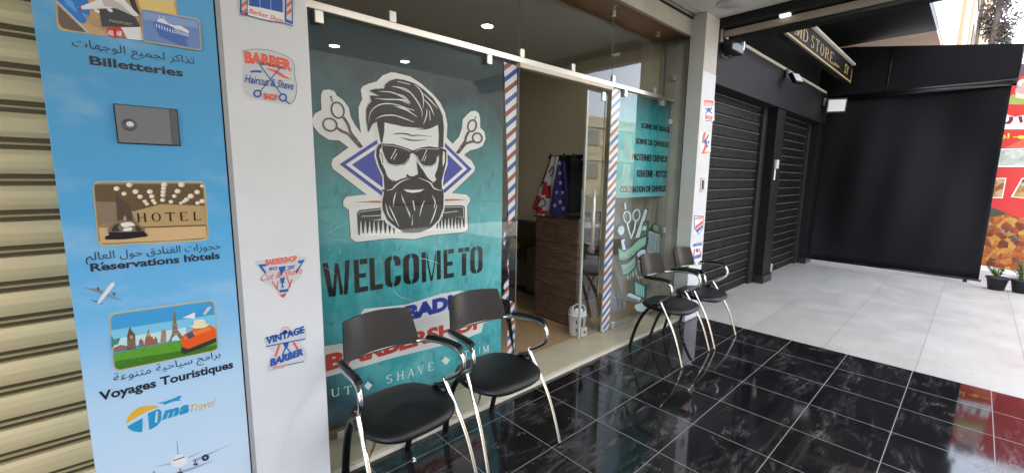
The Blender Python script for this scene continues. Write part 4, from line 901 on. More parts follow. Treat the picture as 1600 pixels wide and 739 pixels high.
# ------------------------------------------------------------------ service list poster
lp = thing('list_poster', 'teal poster listing hair services in dark capitals behind the glass', 'poster', (4.1, YB, 1.4))
MB().box(3.628, 4.70, YB, YB + .001, 1.402, 2.445, M_TEAL2).build('sheet', lp)
S_ = Crop(940, 130, 3.892); a = Art('y', YB)
for body, l, r_, y0, y1 in (('SOINS DE VISAGE', 240, 414, 240, 274), ('SOINS DE CHEVEUX', 208, 409, 333, 370), ('PROTEINES CHEVEUX', 185, 402, 426, 470), ('KERATINE - BOTOX', 213, 397, 527, 572), ('COLORATION DE CHEVEUX', 113, 390, 626, 668)):
    a = Art('y', YB); p = a.uv(S_(l, y1)); q = a.uv(S_(l, y0))
    for k, du in enumerate((-.003, 0, .003)): a.textuv(M_PRK, body, p[0] + du, p[1], a.uv(S_(r_, y1))[0] + du, q[1], 1 + .3 * k, bold=.03)
    a.b.mi = [0] * len(a.b.mi); a.build('list_line', lp)

# ------------------------------------------------------------------ barber tools sticker on the clear pane
T6 = Crop(950, 310, 4.11)
a = Art('y', YB)
MINT, MINT2, ICE, GRN, DKG = pm((132, 178, 156)), pm((172, 206, 186)), pm((196, 214, 218)), pm((70, 112, 92)), pm((52, 64, 64))
for c, ro in (((122, 120), -.1), ((182, 108), .15)): a.ell(DKG, c, 22, 36, 1, T6, ro, 15); a.ell(ICE, c, 22, 36, 2, T6, ro, 7)
for st_ in ([(112, 70), (108, 30)], [(122, 160), (135, 210), (150, 260)], [(178, 145), (168, 200), (150, 250)]): a.stroke(DKG, st_, 15, 1, T6); a.stroke(ICE, st_, 8, 2, T6)
a.poly(DKG, [(168, 255), (232, 62), (260, 70), (212, 255)], 1, T6); a.poly(ICE, [(176, 252), (236, 70), (252, 76), (204, 250)], 2, T6)
for k in range(12): a.stroke(DKG, [(184 + 4.6 * k, 240 - 14 * k), (194 + 4.6 * k, 242 - 14 * k)], 3, 3, T6, False)
a.poly(DKG, [(200, 255), (226, 145), (262, 145), (255, 250)], 3, T6); a.poly(GRN, [(208, 248), (230, 152), (254, 152), (248, 245)], 4, T6); a.poly(MINT2, [(216, 205), (224, 178), (246, 178), (242, 205)], 5, T6)
a.ell(DKG, (83, 207), 26, 38, 3, T6, .2); a.ell(ICE, (83, 207), 20, 31, 4, T6, .2)
a.poly(DKG, [(74, 262), (112, 250), (125, 335), (88, 340)], 3, T6); a.poly(ICE, [(82, 268), (105, 258), (116, 328), (94, 332)], 4, T6); a.stroke(M_PRB, [(104, 275), (118, 330)], 8, 5, T6)
a.poly(DKG, [(55, 300), (70, 292), (100, 336), (150, 302), (200, 252), (250, 235), (247, 305), (190, 345), (150, 382), (100, 408), (66, 402)], 6, T6, True)
a.poly(MINT, [(62, 318), (100, 345), (150, 310), (200, 262), (243, 246), (238, 298), (188, 336), (148, 372), (100, 396), (72, 392)], 7, T6)
a.poly(DKG, [(72, 418), (122, 414), (178, 368), (178, 445), (132, 488), (90, 500)], 6, T6); a.poly(MINT, [(80, 425), (122, 421), (172, 378), (170, 440), (130, 480), (96, 492)], 7, T6)
a.poly(DKG, [(256, 200), (270, 195), (338, 228), (330, 372), (244, 352)], 2, T6); a.poly(ICE, [(263, 208), (330, 234), (323, 364), (251, 346)], 3, T6)
for k in range(6): a.stroke(pm((90, 130, 120)), [(270 + 10 * k, 218 + 5 * k), (262 + 11 * k, 335 + 4 * k)], 4, 4, T6, False)
a.poly(DKG, [(280, 170), (296, 158), (330, 172), (334, 230), (278, 205)], 4, T6); a.poly(pm((110, 150, 124)), [(287, 176), (298, 166), (323, 178), (326, 218), (286, 200)], 5, T6)
a.poly(DKG, [(160, 522), (245, 556), (240, 648), (165, 624)], 2, T6); a.poly(pm((80, 170, 160)), [(168, 532), (236, 562), (232, 638), (173, 616)], 3, T6)
for k in range(4): a.stroke(ICE, [(182 + 14 * k, 545 + 6 * k), (184 + 14 * k, 615 + 5 * k)], 5, 4, T6, False)
a.poly(DKG, [(105, 622), (132, 594), (222, 636), (206, 668)], 4, T6); a.poly(ICE, [(115, 622), (136, 603), (212, 638), (202, 658)], 5, T6)
a.poly(ICE, [(170, 690), (210, 672), (256, 690), (245, 718), (192, 724)], 3, T6, True)
for k in range(9): a.stroke(ICE if k % 2 else DKG, [(120 + 8 * k, 470 - 6 * k), (116 + 9 * k, 520 - 3 * k)], 5, 3, T6, False)
a.poly(ICE, [(195, 335), (236, 330), (240, 360), (190, 375)], 3, T6, True)
for k in range(7): a.stroke(ICE, [(215 + 12 * k, 480), (222 + 12 * k, 525)], 6, 2, T6, False)
random.seed(21)
GRY = pm((120, 138, 138))
for k in range(26): x = 78 + 6.2 * k; y = 392 - .62 * (x - 78) - 8 * math.sin(k); a.stroke(DKG if k % 3 else GRY, [(x, y), (x + 10, y + 13)], 2, 8, T6, False)
for k in range(16): x = 84 + 5.5 * k; a.stroke(GRY, [(x, 486 - 4 * k), (x + 5, 468 - 4 * k)], 2.5, 8, T6, False)
for k in range(22): x = 252 + 3.6 * k; a.stroke((ICE, DKG, GRY)[k % 3], [(x + 6, 212 + .8 * k), (x - 2 + random.uniform(-2, 2), 340 + k)], 2, 5, T6, False)
for k in range(14): x = 120 + 7 * k; a.stroke((DKG, GRY, ICE)[k % 3], [(x, 500 - 9 * k + 20), (x + 5, 530 - 7 * k + 10)], 3, 4, T6, False)
for k in range(6): a.stroke(GRY, [(118, 628 + 5 * k), (205, 655 + 2 * k)], 2, 6, T6, False)
for q in ([(190, 400), (230, 430), (250, 480)], [(210, 380), (260, 420), (285, 470)], [(180, 470), (200, 520)], [(290, 380), (310, 430), (300, 480)]): a.stroke(DKG, q, 12, 1, T6); a.stroke(ICE, q, 6, 2, T6)
for q in ([(66, 180), (62, 215), (78, 236)], [(72, 200), (90, 190)]): a.stroke(GRY, q, 4, 5, T6)
tag(a.build('tools_sticker', loc=(3.9, YB, .8)), 'mint green sticker of barber scissors, comb and brush on clear glass', 'sticker')

# ================================================================== waiting chairs
def make_chair(label):
    t = thing('waiting_chair', label, 'chair', (0, 0, 0), 'black and chrome waiting chairs along the shopfront')
    # seat: rounded cushion, wide at the front
    b = MB(); N = 40; rings = []
    def outline(s, z):
        o = []
        for k in range(N):
            an = 2 * math.pi * k / N; cx_, sy = math.cos(an), math.sin(an)
            e = .62; x = math.copysign(abs(cx_) ** e, cx_) * .245 * (1.0 - .10 * (sy > 0) * abs(sy)); y = math.copysign(abs(sy) ** .78, sy) * .225
            o.append((x * s, -.01 + y * s, z + .012 * (1 - s) - .014 * max(0, -sy) ** 3 * s))
        return o
    for s, z in ((.90, .428), (.97, .432), (1.0, .443), (1.0, .452), (.975, .463), (.92, .470), (.80, .475), (.55, .474), (.25, .471), (.02, .470)): rings.append(outline(s, z))
    vs = [q for r_ in rings for q in r_]
    fs = [(i * N + k, i * N + (k + 1) % N, (i + 1) * N + (k + 1) % N, (i + 1) * N + k) for i in range(len(rings) - 1) for k in range(N)] + [tuple(range(N))[::-1], tuple((len(rings) - 1) * N + k for k in range(N))]
    b.add(vs, fs, M_LEATH, True); b.build('seat', t)
    # backrest: thin curved plate
    b = MB(); nx, nz, th = 14, 6, .012; front = []; back = []
    for j in range(nz + 1):
        f = j / nz; z = .692 + f * .193; hw = .212 - .026 * f
        for i in range(nx + 1):
            u = -1 + 2 * i / nx; y = .215 + .055 * f - .055 * u * u
            zz = z - (.006 * u * u if j == nz else 0)
            front.append((hw * u, y, zz)); back.append((hw * u, y + th, zz))
    vs = front + back; M = len(front); w_ = nx + 1
    fs = [(j * w_ + i, j * w_ + i + 1, (j + 1) * w_ + i + 1, (j + 1) * w_ + i) for j in range(nz) for i in range(nx)]
    fs += [tuple(M + q for q in f[::-1]) for f in fs]
    edge = [i for i in range(w_)] + [j * w_ + nx for j in range(1, nz + 1)] + [nz * w_ + i for i in range(nx - 1, -1, -1)] + [j * w_ for j in range(nz - 1, 0, -1)]
    b.add(vs, fs, M_VENEER, True)
    for i in range(len(edge)):
        p, q = edge[i], edge[(i + 1) % len(edge)]; b.add([vs[p], vs[q], vs[M + q], vs[M + p]], [(0, 1, 2, 3)], M_BLKPL)
    b.build('backrest', t)
    # arm tube: one bent bow from junction to junction round the back
    half = [(.243, -.030, .530), (.258, -.085, .560), (.272, -.138, .605), (.277, -.152, .655), (.274, -.128, .702), (.270, -.07, .718), (.264, .02, .716), (.250, .10, .708), (.215, .168, .697), (.14, .212, .690)]
    bow = half + [(0, .226, .687)] + [(-x, y, z) for x, y, z in half[::-1]]
    MB().tube(bow, .0125, M_CHROME, 12, n=7).build('arm_bow', t)
    for sx in (1, -1):
        b = MB(); b.tube([(sx * .273, -.135, .726), (sx * .271, -.10, .737), (sx * .266, -.02, .738), (sx * .256, .075, .732), (sx * .243, .125, .722)], .018, M_BLKPL, 12, flat=.62); b.build('armrest', t)
        MB().tube([(sx * .240, -.026, .545), (sx * .246, -.07, .475), (sx * .254, -.130, .385), (sx * .262, -.195, .27), (sx * .268, -.248, .13), (sx * .271, -.287, .002)], .0115, M_WCHR, 12, flat=.75).build('leg', t)
        MB().tube([(sx * .232, -.015, .500), (sx * .228, .03, .478), (sx * .220, .085, .430), (sx * .210, .15, .345), (sx * .200, .205, .235), (sx * .192, .248, .11), (sx * .187, .275, .001)], .021, M_BLKPL, 12, flat=.6).build('leg', t)
        b = MB(); b.tube([(sx * .238, -.05, .475), (sx * .232, .04, .475)], .019, M_BLKPL, 10); b.build('joint_block', t)
        MB().tube([(sx * .256, -.150, .36), (sx * .17, -.07, .395), (sx * .09, .02, .424)], .006, M_RUST, 8).build('brace', t)
    MB().tube([(-.246, -.085, .435), (-.12, -.085, .415), (.12, -.085, .415), (.246, -.085, .435)], .0065, M_RUST, 8).build('stretcher', t)
    MB().box(-.11, .11, -.10, .12, .418, .428, M_BLKPL).build('seat_plate', t)
    return t
chair = make_chair('black chrome waiting chair beside the white pillar, hiding part of the poster lettering')
spots = [(.945, -.612, 2, None), (1.568, -.612, -1, 'black chrome waiting chair between the poster and the open doorway'),
         (3.672, -.625, 0, 'black chrome waiting chair in front of the mint barber tools sticker'),
         (4.285, -.640, 1, 'black chrome waiting chair against the slim white pillar at the tile edge')]
for i, (x, y, r_, lab) in enumerate(spots):
    c = chair if i == 0 else copy_tree(chair)
    c.location = (x, y, 0); c.rotation_euler.z = R(r_)
    if lab: c['label'] = lab

# ================================================================== inside the shop
cn = thing('reception_counter', 'dark wooden reception counter with glass top just inside the doorway', 'counter', (3.8, .6, .022))
MB().box(3.41, 3.50, .27, .865, .022, 1.165, M_COUNTER).box(3.5, 4.6, .845, .865, .022, 1.165, M_COUNTER).build('front_panel', cn)
MB().box(3.39, 3.75, .25, .885, 1.166, 1.178, mat('counter_glass_top', (.03, .035, .035), .08)).build('top', cn, bevel=.002)
for y in (.78, .86): MB().lathe((3.42, y - .01, 1.178), [(.012, 0), (.012, .02), (.0, .022)], M_STEEL, 14).build('top_stud', cn)
bk = thing('waste_bucket', 'white plastic waste bucket with dark swing lid inside the doorway', 'bucket', (3.315, .165, .022))
c0 = (3.315, .165, .022)
M_BKT = mat('white_plastic', (.66, .65, .63), .4)
MB().lathe(c0, [(.074, 0), (.076, .01), (.090, .200), (.095, .201), (.095, .222), (.090, .226)], M_BKT, 32).build('bucket_body', bk)
b = MB()


b.lathe(c0, [(.092, .222), (.090, .242), (.076, .272), (.060, .284)], M_BKT, 32); lid = b.build('lid', bk)
fc = Vector((c0[0] - .024, c0[1] - .036, c0[2] + .268)); fn = Vector((-.50, -.62, .60)).normalized()
fu = fn.cross(Vector((0, 0, 1))).normalized(); fv = fu.cross(fn)
ring = [fc + fn * .018 + fu * (.062 * math.cos(2 * math.pi * k / 24)) + fv * (.052 * math.sin(2 * math.pi * k / 24)) for k in range(24)]
low_ = [p - fn * .05 for p in ring]
b = MB(); b.add(ring + low_, [tuple(range(24)), tuple(range(24, 48))[::-1]] + [(k, (k + 1) % 24, 24 + (k + 1) % 24, 24 + k) for k in range(24)], mat('maroon_lid', (.011, .0035, .003), .5)); b.build('swing_flap', lid)
MB().tube(ring[::2] + [ring[0]], .005, M_BKT, 8, n=3).build('flap_rim', lid)
b = MB()
def on_bucket(an, z): rr = .0765 + .014 * z / .20 + .001; return (c0[0] + rr * math.cos(an), c0[1] + rr * math.sin(an), c0[2] + z)
for (a0, a1, z0, z1) in ((-2.6, -2.42, .05, .085), (-2.6, -2.45, .13, .165), (-2.0, -1.72, .10, .19), (-1.95, -1.75, .05, .08), (-2.3, -2.2, .06, .2)):
    n_ = 5; vs = [on_bucket(a0 + (a1 - a0) * k / n_, z) for z in (z0, z1) for k in range(n_ + 1)]
    b.add(vs, [(k, k + 1, n_ + 2 + k, n_ + 1 + k) for k in range(n_)], pm((70, 66, 66)))
b.build('print', bk)
# cape with stars and stripes and a dark coat on the wall
hk = thing('coat_hooks', 'dark hooks on the beige wall that carry the coat and cape', 'hooks', (4.72, 2.0, 1.9))
XW = 4.745
def wallpt(px, py, X=XW): p = atX(px, py, X); return (p.y, p.z)
hy = [wallpt(px, 246) for px in (866, 887, 902)]
MB().box(4.73, 4.76, hy[2][0] - .1, hy[0][0] + .1, hy[1][1] - .02, hy[1][1] + .03, M_BLKPL).build('rail', hk)
for q in hy: MB().tube([(4.735, q[0], q[1]), (4.68, q[0], q[1] - .02), (4.66, q[0], q[1] + .05)], .012, M_BLKPL, 8).build('hook', hk)
def hanging(name, label, cat, out, m_fn, depth=.10, nfold=7, seed=1, parent=None):
    """cloth hanging from a hook: outline (photo points on the wall plane) as a folded, closed sheet with thickness"""
    rr = random.Random(seed)
    ys_top = [wallpt(*p) for p in out[0]]; ys_bot = [wallpt(*p) for p in out[1]]
    nu, nv = 28, 18; fr, bk_ = [], []
    def lerp(L, t):
        k = t * (len(L) - 1); i = min(int(k), len(L) - 2); f = k - i
        return (L[i][0] + (L[i + 1][0] - L[i][0]) * f, L[i][1] + (L[i + 1][1] - L[i][1]) * f)
    for j in range(nv + 1):
        v = j / nv
        for i in range(nu + 1):
            u = i / nu; a_, b_ = lerp(ys_top, u), lerp(ys_bot, u)
            y = a_[0] + (b_[0] - a_[0]) * v; z = a_[1] + (b_[1] - a_[1]) * v
            fold = math.sin(u * nfold * math.pi + 1.1 * math.sin(3 * v + seed)) * (.012 + .035 * v)
            x = XW - .05 - depth * math.sin(math.pi * u) ** .6 * (.5 + .5 * v) + fold
            fr.append((x, y, z)); bk_.append((XW - .012, y, z))
    w_ = nu + 1; M = len(fr); b = MB()
    for j in range(nv):
        for i in range(nu):
            q = [j * w_ + i, j * w_ + i + 1, (j + 1) * w_ + i + 1, (j + 1) * w_ + i]
            b.add([fr[k] for k in q], [(0, 1, 2, 3)], m_fn((i + .5) / nu, (j + .5) / nv), True)
            b.add([bk_[k] for k in q], [(3, 2, 1, 0)], m_fn((i + .5) / nu, (j + .5) / nv))
    return b, fr, w_
CLW, CLR, CLB = mat('cape_white', (.80, .78, .78), .7), mat('cape_red', (.62, .025, .035), .7), mat('cape_blue', (.04, .035, .20), .7)
CLK = mat('coat_black', (.012, .012, .016), .75)
def capem(u, v):
    if u > .62: return CLB
    d = v - u * .9
    if v > .45 and u < .50:
        k = (v * 1.0 - u * .55)
        return CLR if (.28 < k < .48 or .70 < k < 1.0) else CLW
    return CLW
ct = thing('barber_cape', 'barber cape with stars and stripes hung on the wall behind the counter', 'cape', (4.66, 2.0, 1.1))
b, fr, w_ = hanging('cape', '', '', ([(865, 246), (872, 245), (882, 245), (889, 247)], [(838, 326), (852, 333), (875, 335), (897, 335)]), capem, .10, 6, 2)
b.build('cloth', ct, recalc=False)
# stars sewn on the blue field
b = MB()
for (u, v) in ((.72, .16), (.76, .30), (.80, .46), (.74, .62), (.90, .62), (.82, .78), (.92, .92), (.72, .88)):
    i, j = int(u * 28), int(v * 18); q = Vector(fr[j * w_ + i]); q.x -= .03; s_ = .042
    vs = [(q.x, q.y + s_ * (1 if k % 2 == 0 else .42) * math.sin(math.pi * k / 5), q.z + s_ * (1 if k % 2 == 0 else .42) * math.cos(math.pi * k / 5)) for k in range(10)]
    b.add(vs, [tuple(range(10))], CLW)
b.build('star_print', ct, recalc=False)
b = MB()
for pts in ([(.35, .28), (.45, .22), (.55, .3), (.42, .36)], [(.42, .55), (.52, .62), (.58, .74)], [(.30, .84), (.38, .74), (.44, .88), (.34, .93)], [(.05, .1), (.03, .4), (.04, .6)]):
    Q = []
    for (u, v) in pts: q = Vector(fr[int(v * 18) * w_ + int(u * 28)]); Q.append((q.x - .012, q.y, q.z))
    b.tube(Q, .008, CLK, 6, n=4)
b.build('scrawl_print', ct)
dt = thing('dark_coat', 'black coat hung beside the starred cape behind the counter', 'coat', (4.66, 1.7, 1.1))
b, fr, w_ = hanging('coat', '', '', ([(889, 248), (898, 243), (904, 243), (911, 252)], [(894, 336), (903, 338), (912, 338), (920, 334)]), lambda u, v: CLK, .15, 3, 5)
b.build('cloth', dt, recalc=False)
MB().lathe((4.64, wallpt(887, 246)[0], wallpt(887, 246)[1] - .02), [(.0, -.045), (.03, -.04), (.046, 0), (.03, .04), (0, .045)], CLK, 16).build('collar_knob', dt)
# brown armchair and the yellow bag on it
M_SOFA = mat('brown_leather', (.075, .058, .032), .5, var=.15, vscale=6)
sf = thing('armchair', 'brown leather armchair against the wall behind the counter', 'armchair', (4.25, 2.1, .022))
MB().box(3.95, 4.70, 1.52, 2.75, .10, .46, M_SOFA).build('seat', sf, bevel=.04)
MB().box(4.50, 4.755, 1.50, 2.78, .35, .92, M_SOFA).build('backrest', sf, bevel=.06)
for y in (1.36, 2.78): MB().box(3.92, 4.74, y, y + .20, .06, .66, M_SOFA).build('armrest', sf, bevel=.05)
MB().box(3.98, 4.70, 1.42, 2.92, .022, .07, M_BLKPL).build('plinth', sf)
tag(MB().lathe((4.25, 2.25, .46), [(.0, 0), (.13, .02), (.16, .10), (.12, .20), (.04, .25), (0, .26)], mat('yellow_cloth', (.55, .42, .02), .6), 18).build('yellow_bag', loc=(4.25, 2.25, .46)), 'yellow bag lying on the brown armchair', 'bag')

# ================================================================== the closed black store next door
ms = thing('closed_store', 'black front of the closed store with charcoal fascia and columns', 'shopfront', (7.3, -.2, 0))
MB().box(4.90, 9.98, -.352, .12, 2.65, 3.195, M_FASCIA).build('fascia', ms, bevel=.004)
MB().box(4.90, 12.0, .10, .3, -.02, 2.66, M_BLACK).box(4.90, 10.1, -.20, .12, 3.197, 4.0, M_BLKGAP).build('wall', ms)
for x0, x1 in ((7.235, 7.60), (9.66, 9.98)):
    cl_ = MB().box(x0, x1, -.33, .09, .125, 2.648, M_BLACK).build('column', ms, bevel=.004)
    MB().box(x0 - .02, x1 + .02, -.352, .09, .0, .124, mat('black_skirting', (.012, .012, .012), .3)).build('skirting', cl_, bevel=.004)
MB().box(7.05, 7.233, -.20, .09, .0, 2.648, M_BLKGAP).build('guide_frame', ms); MB().box(9.50, 9.658, -.20, .09, .0, 2.648, M_BLKGAP).build('guide_frame', ms)
tag(MB().box(5.30, 9.72, -.372, -.353, 3.178, 3.208, mat('tube_cream', (.85, .80, .70), .4)).build('light_tube', loc=(7.5, -.36, 3.19)), 'long cream tube along the top edge of the charcoal fascia', 'tube')
def black_shutter(x0, x1, label):
    per = .134; pr = []; z = .0
    while z < 2.64:
        zz = min(z + per, 2.645)
        pr += [(-.150, z + .004), (-.158, z + .02), (-.158, z + .055), (-.156, z + .060), (-.158, z + .065), (-.158, zz - .022), (-.164, zz - .014), (-.164, zz - .006), (-.148, zz - .001)]
        z += per
    b = MB(); n = len(pr); vs = [(x0, y, z) for y, z in pr] + [(x1, y, z) for y, z in pr]
    M_LIP = mat('shutter_lip', (.16, .155, .15), .35)
    for i in range(n - 1): b.add([vs[i], vs[i + 1], vs[n + i + 1], vs[n + i]], [(0, 1, 2, 3)], M_LIP if i % 9 in (6,) else M_BSH)
    b.box(x0, x1, -.14, -.13, 0, 2.645, M_BSH)
    return tag(b.build('roller_shutter', loc=((x0 + x1) / 2, -.15, 0), recalc=False), label, 'roller shutter')
M_BSH = mat('shutter_black', (.0065, .0062, .006), .5, 0, .22, var=.35, vscale=3, rvar=.12)
black_shutter(4.90, 7.05, 'closed black roller shutter beside the slim white pillar')
black_shutter(7.60, 9.50, 'narrower looking closed black roller shutter past the black column')
t = thing('meter_box', 'small white box with a paper strip high on the black column', 'box', (7.34, -.34, 1.8))
MB().box(7.29, 7.39, -.365, -.331, 1.77, 1.90, pm((205, 205, 200))).build('box', t, bevel=.004)
MB().box(7.32, 7.375, -.334, -.331, 1.60, 1.765, M_PRW).build('paper', t)
t = thing('socket_box', 'grey socket box low on the black column above its skirting', 'box', (7.62, -.30, .2))
MB().box(7.606, 7.66, -.345, -.27, .14, .26, pm((170, 168, 166))).build('box', t, bevel=.006)
MB().box(7.622, 7.645, -.348, -.345, .17, .23, pm((120, 118, 116))).build('cover', t)
def flood(x, y, z, size, yaw, pitch, label, on_wall=True):
    t = thing('floodlight', label, 'floodlight', (x, y, z), 'floodlights on the charcoal fascia')
    t.rotation_euler = (0, 0, 0)
    Rm = Matrix.Rotation(yaw, 3, 'Z') @ Matrix.Rotation(pitch, 3, 'X')
    def blk(nm, bxs, m, bev=.004):
        b = MB(); b.box(*bxs, m); b.v = [tuple(Rm @ Vector(v) + Vector((x, y, z))) for v in b.v]; return b.build(nm, t, bevel=bev)
    s = size / 2
    blk('housing', (-s, s, -.02, .03, -s * .8, s * .8), M_BLKPL); blk('lamp_glass', (-s * .84, s * .84, -.0235, -.0205, -s * .64, s * .64), pm((228, 234, 232)), 0)
    MB().box(x - .05, x + .05, -.40, -.372, z + .02, z + .14, pm((150, 150, 146))).build('mount_box', t, bevel=.004)
    MB().tube([(x, -.39, z + .06), (x, (y - .39) / 2 - .02, z + .05), (x, y + .02, z)], .012, M_BLKPL, 8).build('bracket', t)
flood(7.30, -.50, 3.05, .20, R(-14), R(-30), 'small floodlight tilted down on the charcoal fascia above the shutters')
flood(9.58, -.56, 2.93, .31, R(-60), R(8), 'large white faced floodlight at the corner of fascia and black curtain')
# sign board hung under the dark canopy
YG = -.70
sg = thing('store_sign', 'black store sign with gold serif lettering and gold edging', 'sign', (6.5, YG, 3.0))
MB().box(5.30, 9.74, YG, YG + .08, 3.295, 3.615, mat('sign_black', (.007, .0065, .007), .6, 0, .15)).build('board', sg, bevel=.003)
GOLD = mat('sign_gold', (.66, .46, .19), .5, 0, .2)
MB().box(5.30, 9.72, YG - .005, YG + .0, 3.322, 3.344, GOLD).box(9.69, 9.715, YG - .005, YG, 3.3441, 3.55, GOLD).build('edging', sg)
MB().box(5.3, 9.74, YG - .04, YG + .03, 3.616, 3.645, mat('tube_cream', (.6, .6, .6))).build('top_strip', sg)
a = Art('y', YG - .001); SG = Crop(1120, 0, 7.39)
u0 = a.uv(SG(905, 415)); u1 = a.uv(SG(905, 285)); 
uE = a.uv(SG(1345, 720))
for ch, xl, xr in (('M', 900, 985), ('D', 990, 1055), ('S', 1085, 1130), ('T', 1138, 1185), ('O', 1195, 1240), ('R', 1248, 1300), ('E', 1305, 1350)):
    f0 = (xl - 900) / 450; yl = 350 + 330 * f0; yr = 350 + 330 * (xr - 900) / 450
    xa, xb = a.uv(SG(xl, yl))[0], a.uv(SG(xr, yr))[0]
    serif(a, GOLD, ch, xa, 3.385, xb, 3.545, 1)
    if ch == 'D': a.build('lettering', sg); a = Art('y', YG - .001)
a.build('lettering', sg); M4 = Crop(1060, 0, 3.08)
for body, pl, pr_ in (('gstar', (745, 320), (775, 330)), ('S', (798, 345), (806, 350)), ('Y', (806, 350), (818, 360))):
    a = Art('y', YG - .001); xa, xb = a.uv(M4(*pl))[0], a.uv(M4(*pr_))[0]; a.textuv(GOLD, body, xa, 3.385 if len(body) > 1 else 3.40, xb, 3.44 if len(body) > 1 else 3.55, 1, shear=.3 if len(body) > 1 else 0); a.build('monogram' if len(body) < 2 else 'small_lettering', sg)
# dark canopy ceiling over the store's strip and the tan soffit beyond
tag(MB().box(5.20, 9.86, -1.715, -.20, 4.0, 4.1, M_BLACK).build('canopy_ceiling'), kind='structure')
M_TAN = mat('tan_soffit', (.50, .36, .25), .6, var=.05, vscale=2)
# awning beam between porch ceiling and store
ab = thing('awning_beam', 'black awning box with a tan lower bar above the black store', 'awning', (5.0, -2.2, 3.2))
MB().box(4.90, 5.195, -4.0, -.23, 3.215, 3.42, M_BLKGAP).build('box', ab, bevel=.01)
MB().box(4.985, 5.03, -4.0, -.385, 3.135, 3.20, mat('tan_bar', (.36, .30, .24), .45)).build('lower_bar', ab, bevel=.006)
MB().box(5.035, 5.19, -4.0, -.385, 3.10, 3.20, M_BLKPL).build('under_bar', ab, bevel=.006)
MB().box(4.95, 5.10, -.384, -.35, 3.08, 3.22, M_STEEL).build('end_bracket', ab, bevel=.006)
sn = MB().tube([(5.0, -.42, 3.13), (5.03, -.41, 3.11)], .014, M_STEEL, 10).build('end_cap', ab)
MB().box(4.93, 4.98, -1.02, -.93, 3.19, 3.214, emat('led_lamp', (1, .97, .9), .12)).build('lamp', ab)
for y in (-.75, -.66): MB().box(4.915, 4.925, y, y + .02, 3.22, 3.27, M_STEEL).build('clip', ab)
fd = thing('awning_motor', 'dark awning motor on the wall beside the slim white pillar', 'motor', (5.25, -.42, 3.0))
MB().box(5.02, 5.36, -.47, -.353, 3.0, 3.11, M_BLKPL).build('casing', fd, bevel=.015)
MB().box(5.37, 5.40, -.46, -.38, 3.06, 3.20, M_STEEL).box(5.30, 5.33, -.46, -.38, 3.06, 3.20, mat('blue_grey', (.06, .07, .10), .3)).build('arm', fd, bevel=.004)
MB().tube([(4.93, -.39, 2.95), (5.05, -.40, 2.93), (5.15, -.39, 2.98), (5.25, -.40, 2.96)], .008, M_BLKPL, 8).build('cable', fd)

# black curtain closing the far end
XC = 9.98
cu = thing('outdoor_curtain', 'tall black roll down curtain closing off the end of the pavement', 'curtain', (XC, -1.5, 0))
def sheet(name, y0, y1, z0, z1, nfold, amp, m, parent, th=.006, x=XC, sk=0.):
    b = MB(); nu, nv = 60, 24; fr = []; bk_ = []
    for j in range(nv + 1):
        v = j / nv
        for i in range(nu + 1):
            u = i / nu; y = y0 + (y1 - y0) * u; z = z0 + (z1 - z0) * v
            xx = x + amp * (math.sin(u * 9 + 2.2 * v + math.sin(u * 4 + v * 3)) * .6 + math.sin(u * 23 - 3 * v) * .25) * math.sin(math.pi * min(1, max(0, v * .9 + .08))) + amp * .6 * math.sin(u * 5 + 5 * v)
            fr.append((xx, y, z)); bk_.append((xx + th, y, z))
    w_ = nu + 1; M = len(fr)
    fs = [(j * w_ + i, j * w_ + i + 1, (j + 1) * w_ + i + 1, (j + 1) * w_ + i) for j in range(nv) for i in range(nu)]
    fs += [tuple(M + q for q in f[::-1]) for f in fs]
    ed = [i for i in range(w_)] + [j * w_ + nu for j in range(1, nv + 1)] + [nv * w_ + i for i in range(nu - 1, -1, -1)] + [j * w_ for j in range(nv - 1, 0, -1)]
    fs += [(ed[k], ed[(k + 1) % len(ed)], M + ed[(k + 1) % len(ed)], M + ed[k]) for k in range(len(ed))]
    b.add(fr + bk_, fs, m, True); return b.build(name, parent)
M_CURT = mat('black_canvas', (.0088, .0085, .0098), .75, 0, .15, var=.08, vscale=2, bump=.05, bscale=200)
sheet('cloth', -.30, -2.612, .075, 3.08, 5, .085, M_CURT, cu)
MB().tube([(XC - .03, -.30, 3.10), (XC - .03, -2.66, 3.075)], .040, M_BLKPL, 14).build('roller', cu)
MB().tube([(XC, -.34, .07), (XC, -2.64, .055)], .016, M_BLKPL, 10).build('bottom_bar', cu)
MB().box(XC - .012, XC + .012, -2.49, -2.44, .0, .07, M_BLKPL).build('foot', cu)
b = MB(); out = [(-.20, 3.13), (-2.645, 3.11), (-2.66, 3.62), (-.64, 3.98), (-.20, 4.02)]
b.prism(out, 'x', XC - .06, XC - .045, M_CURT); b.build('valance', cu)
MB().tube([(XC - .05, -.20, 3.135), (XC - .07, -2.66, 3.115)], .020, M_BLKPL, 10).build('valance_hem', cu)
MB().tube([(XC - .06, -1.18, 3.13), (XC - .062, -1.20, 3.88)], .012, M_BLKPL, 8).build('seam', cu)
MB().tube([(XC - .05, -2.655, 3.11), (XC - .05, -2.665, 3.63)], .014, M_BLKPL, 8).build('side_rod', cu)
MB().box(XC - .10, XC + .0, -2.70, -2.655, 3.00, 3.06, pm((190, 188, 184))).build('bracket', cu, bevel=.008)

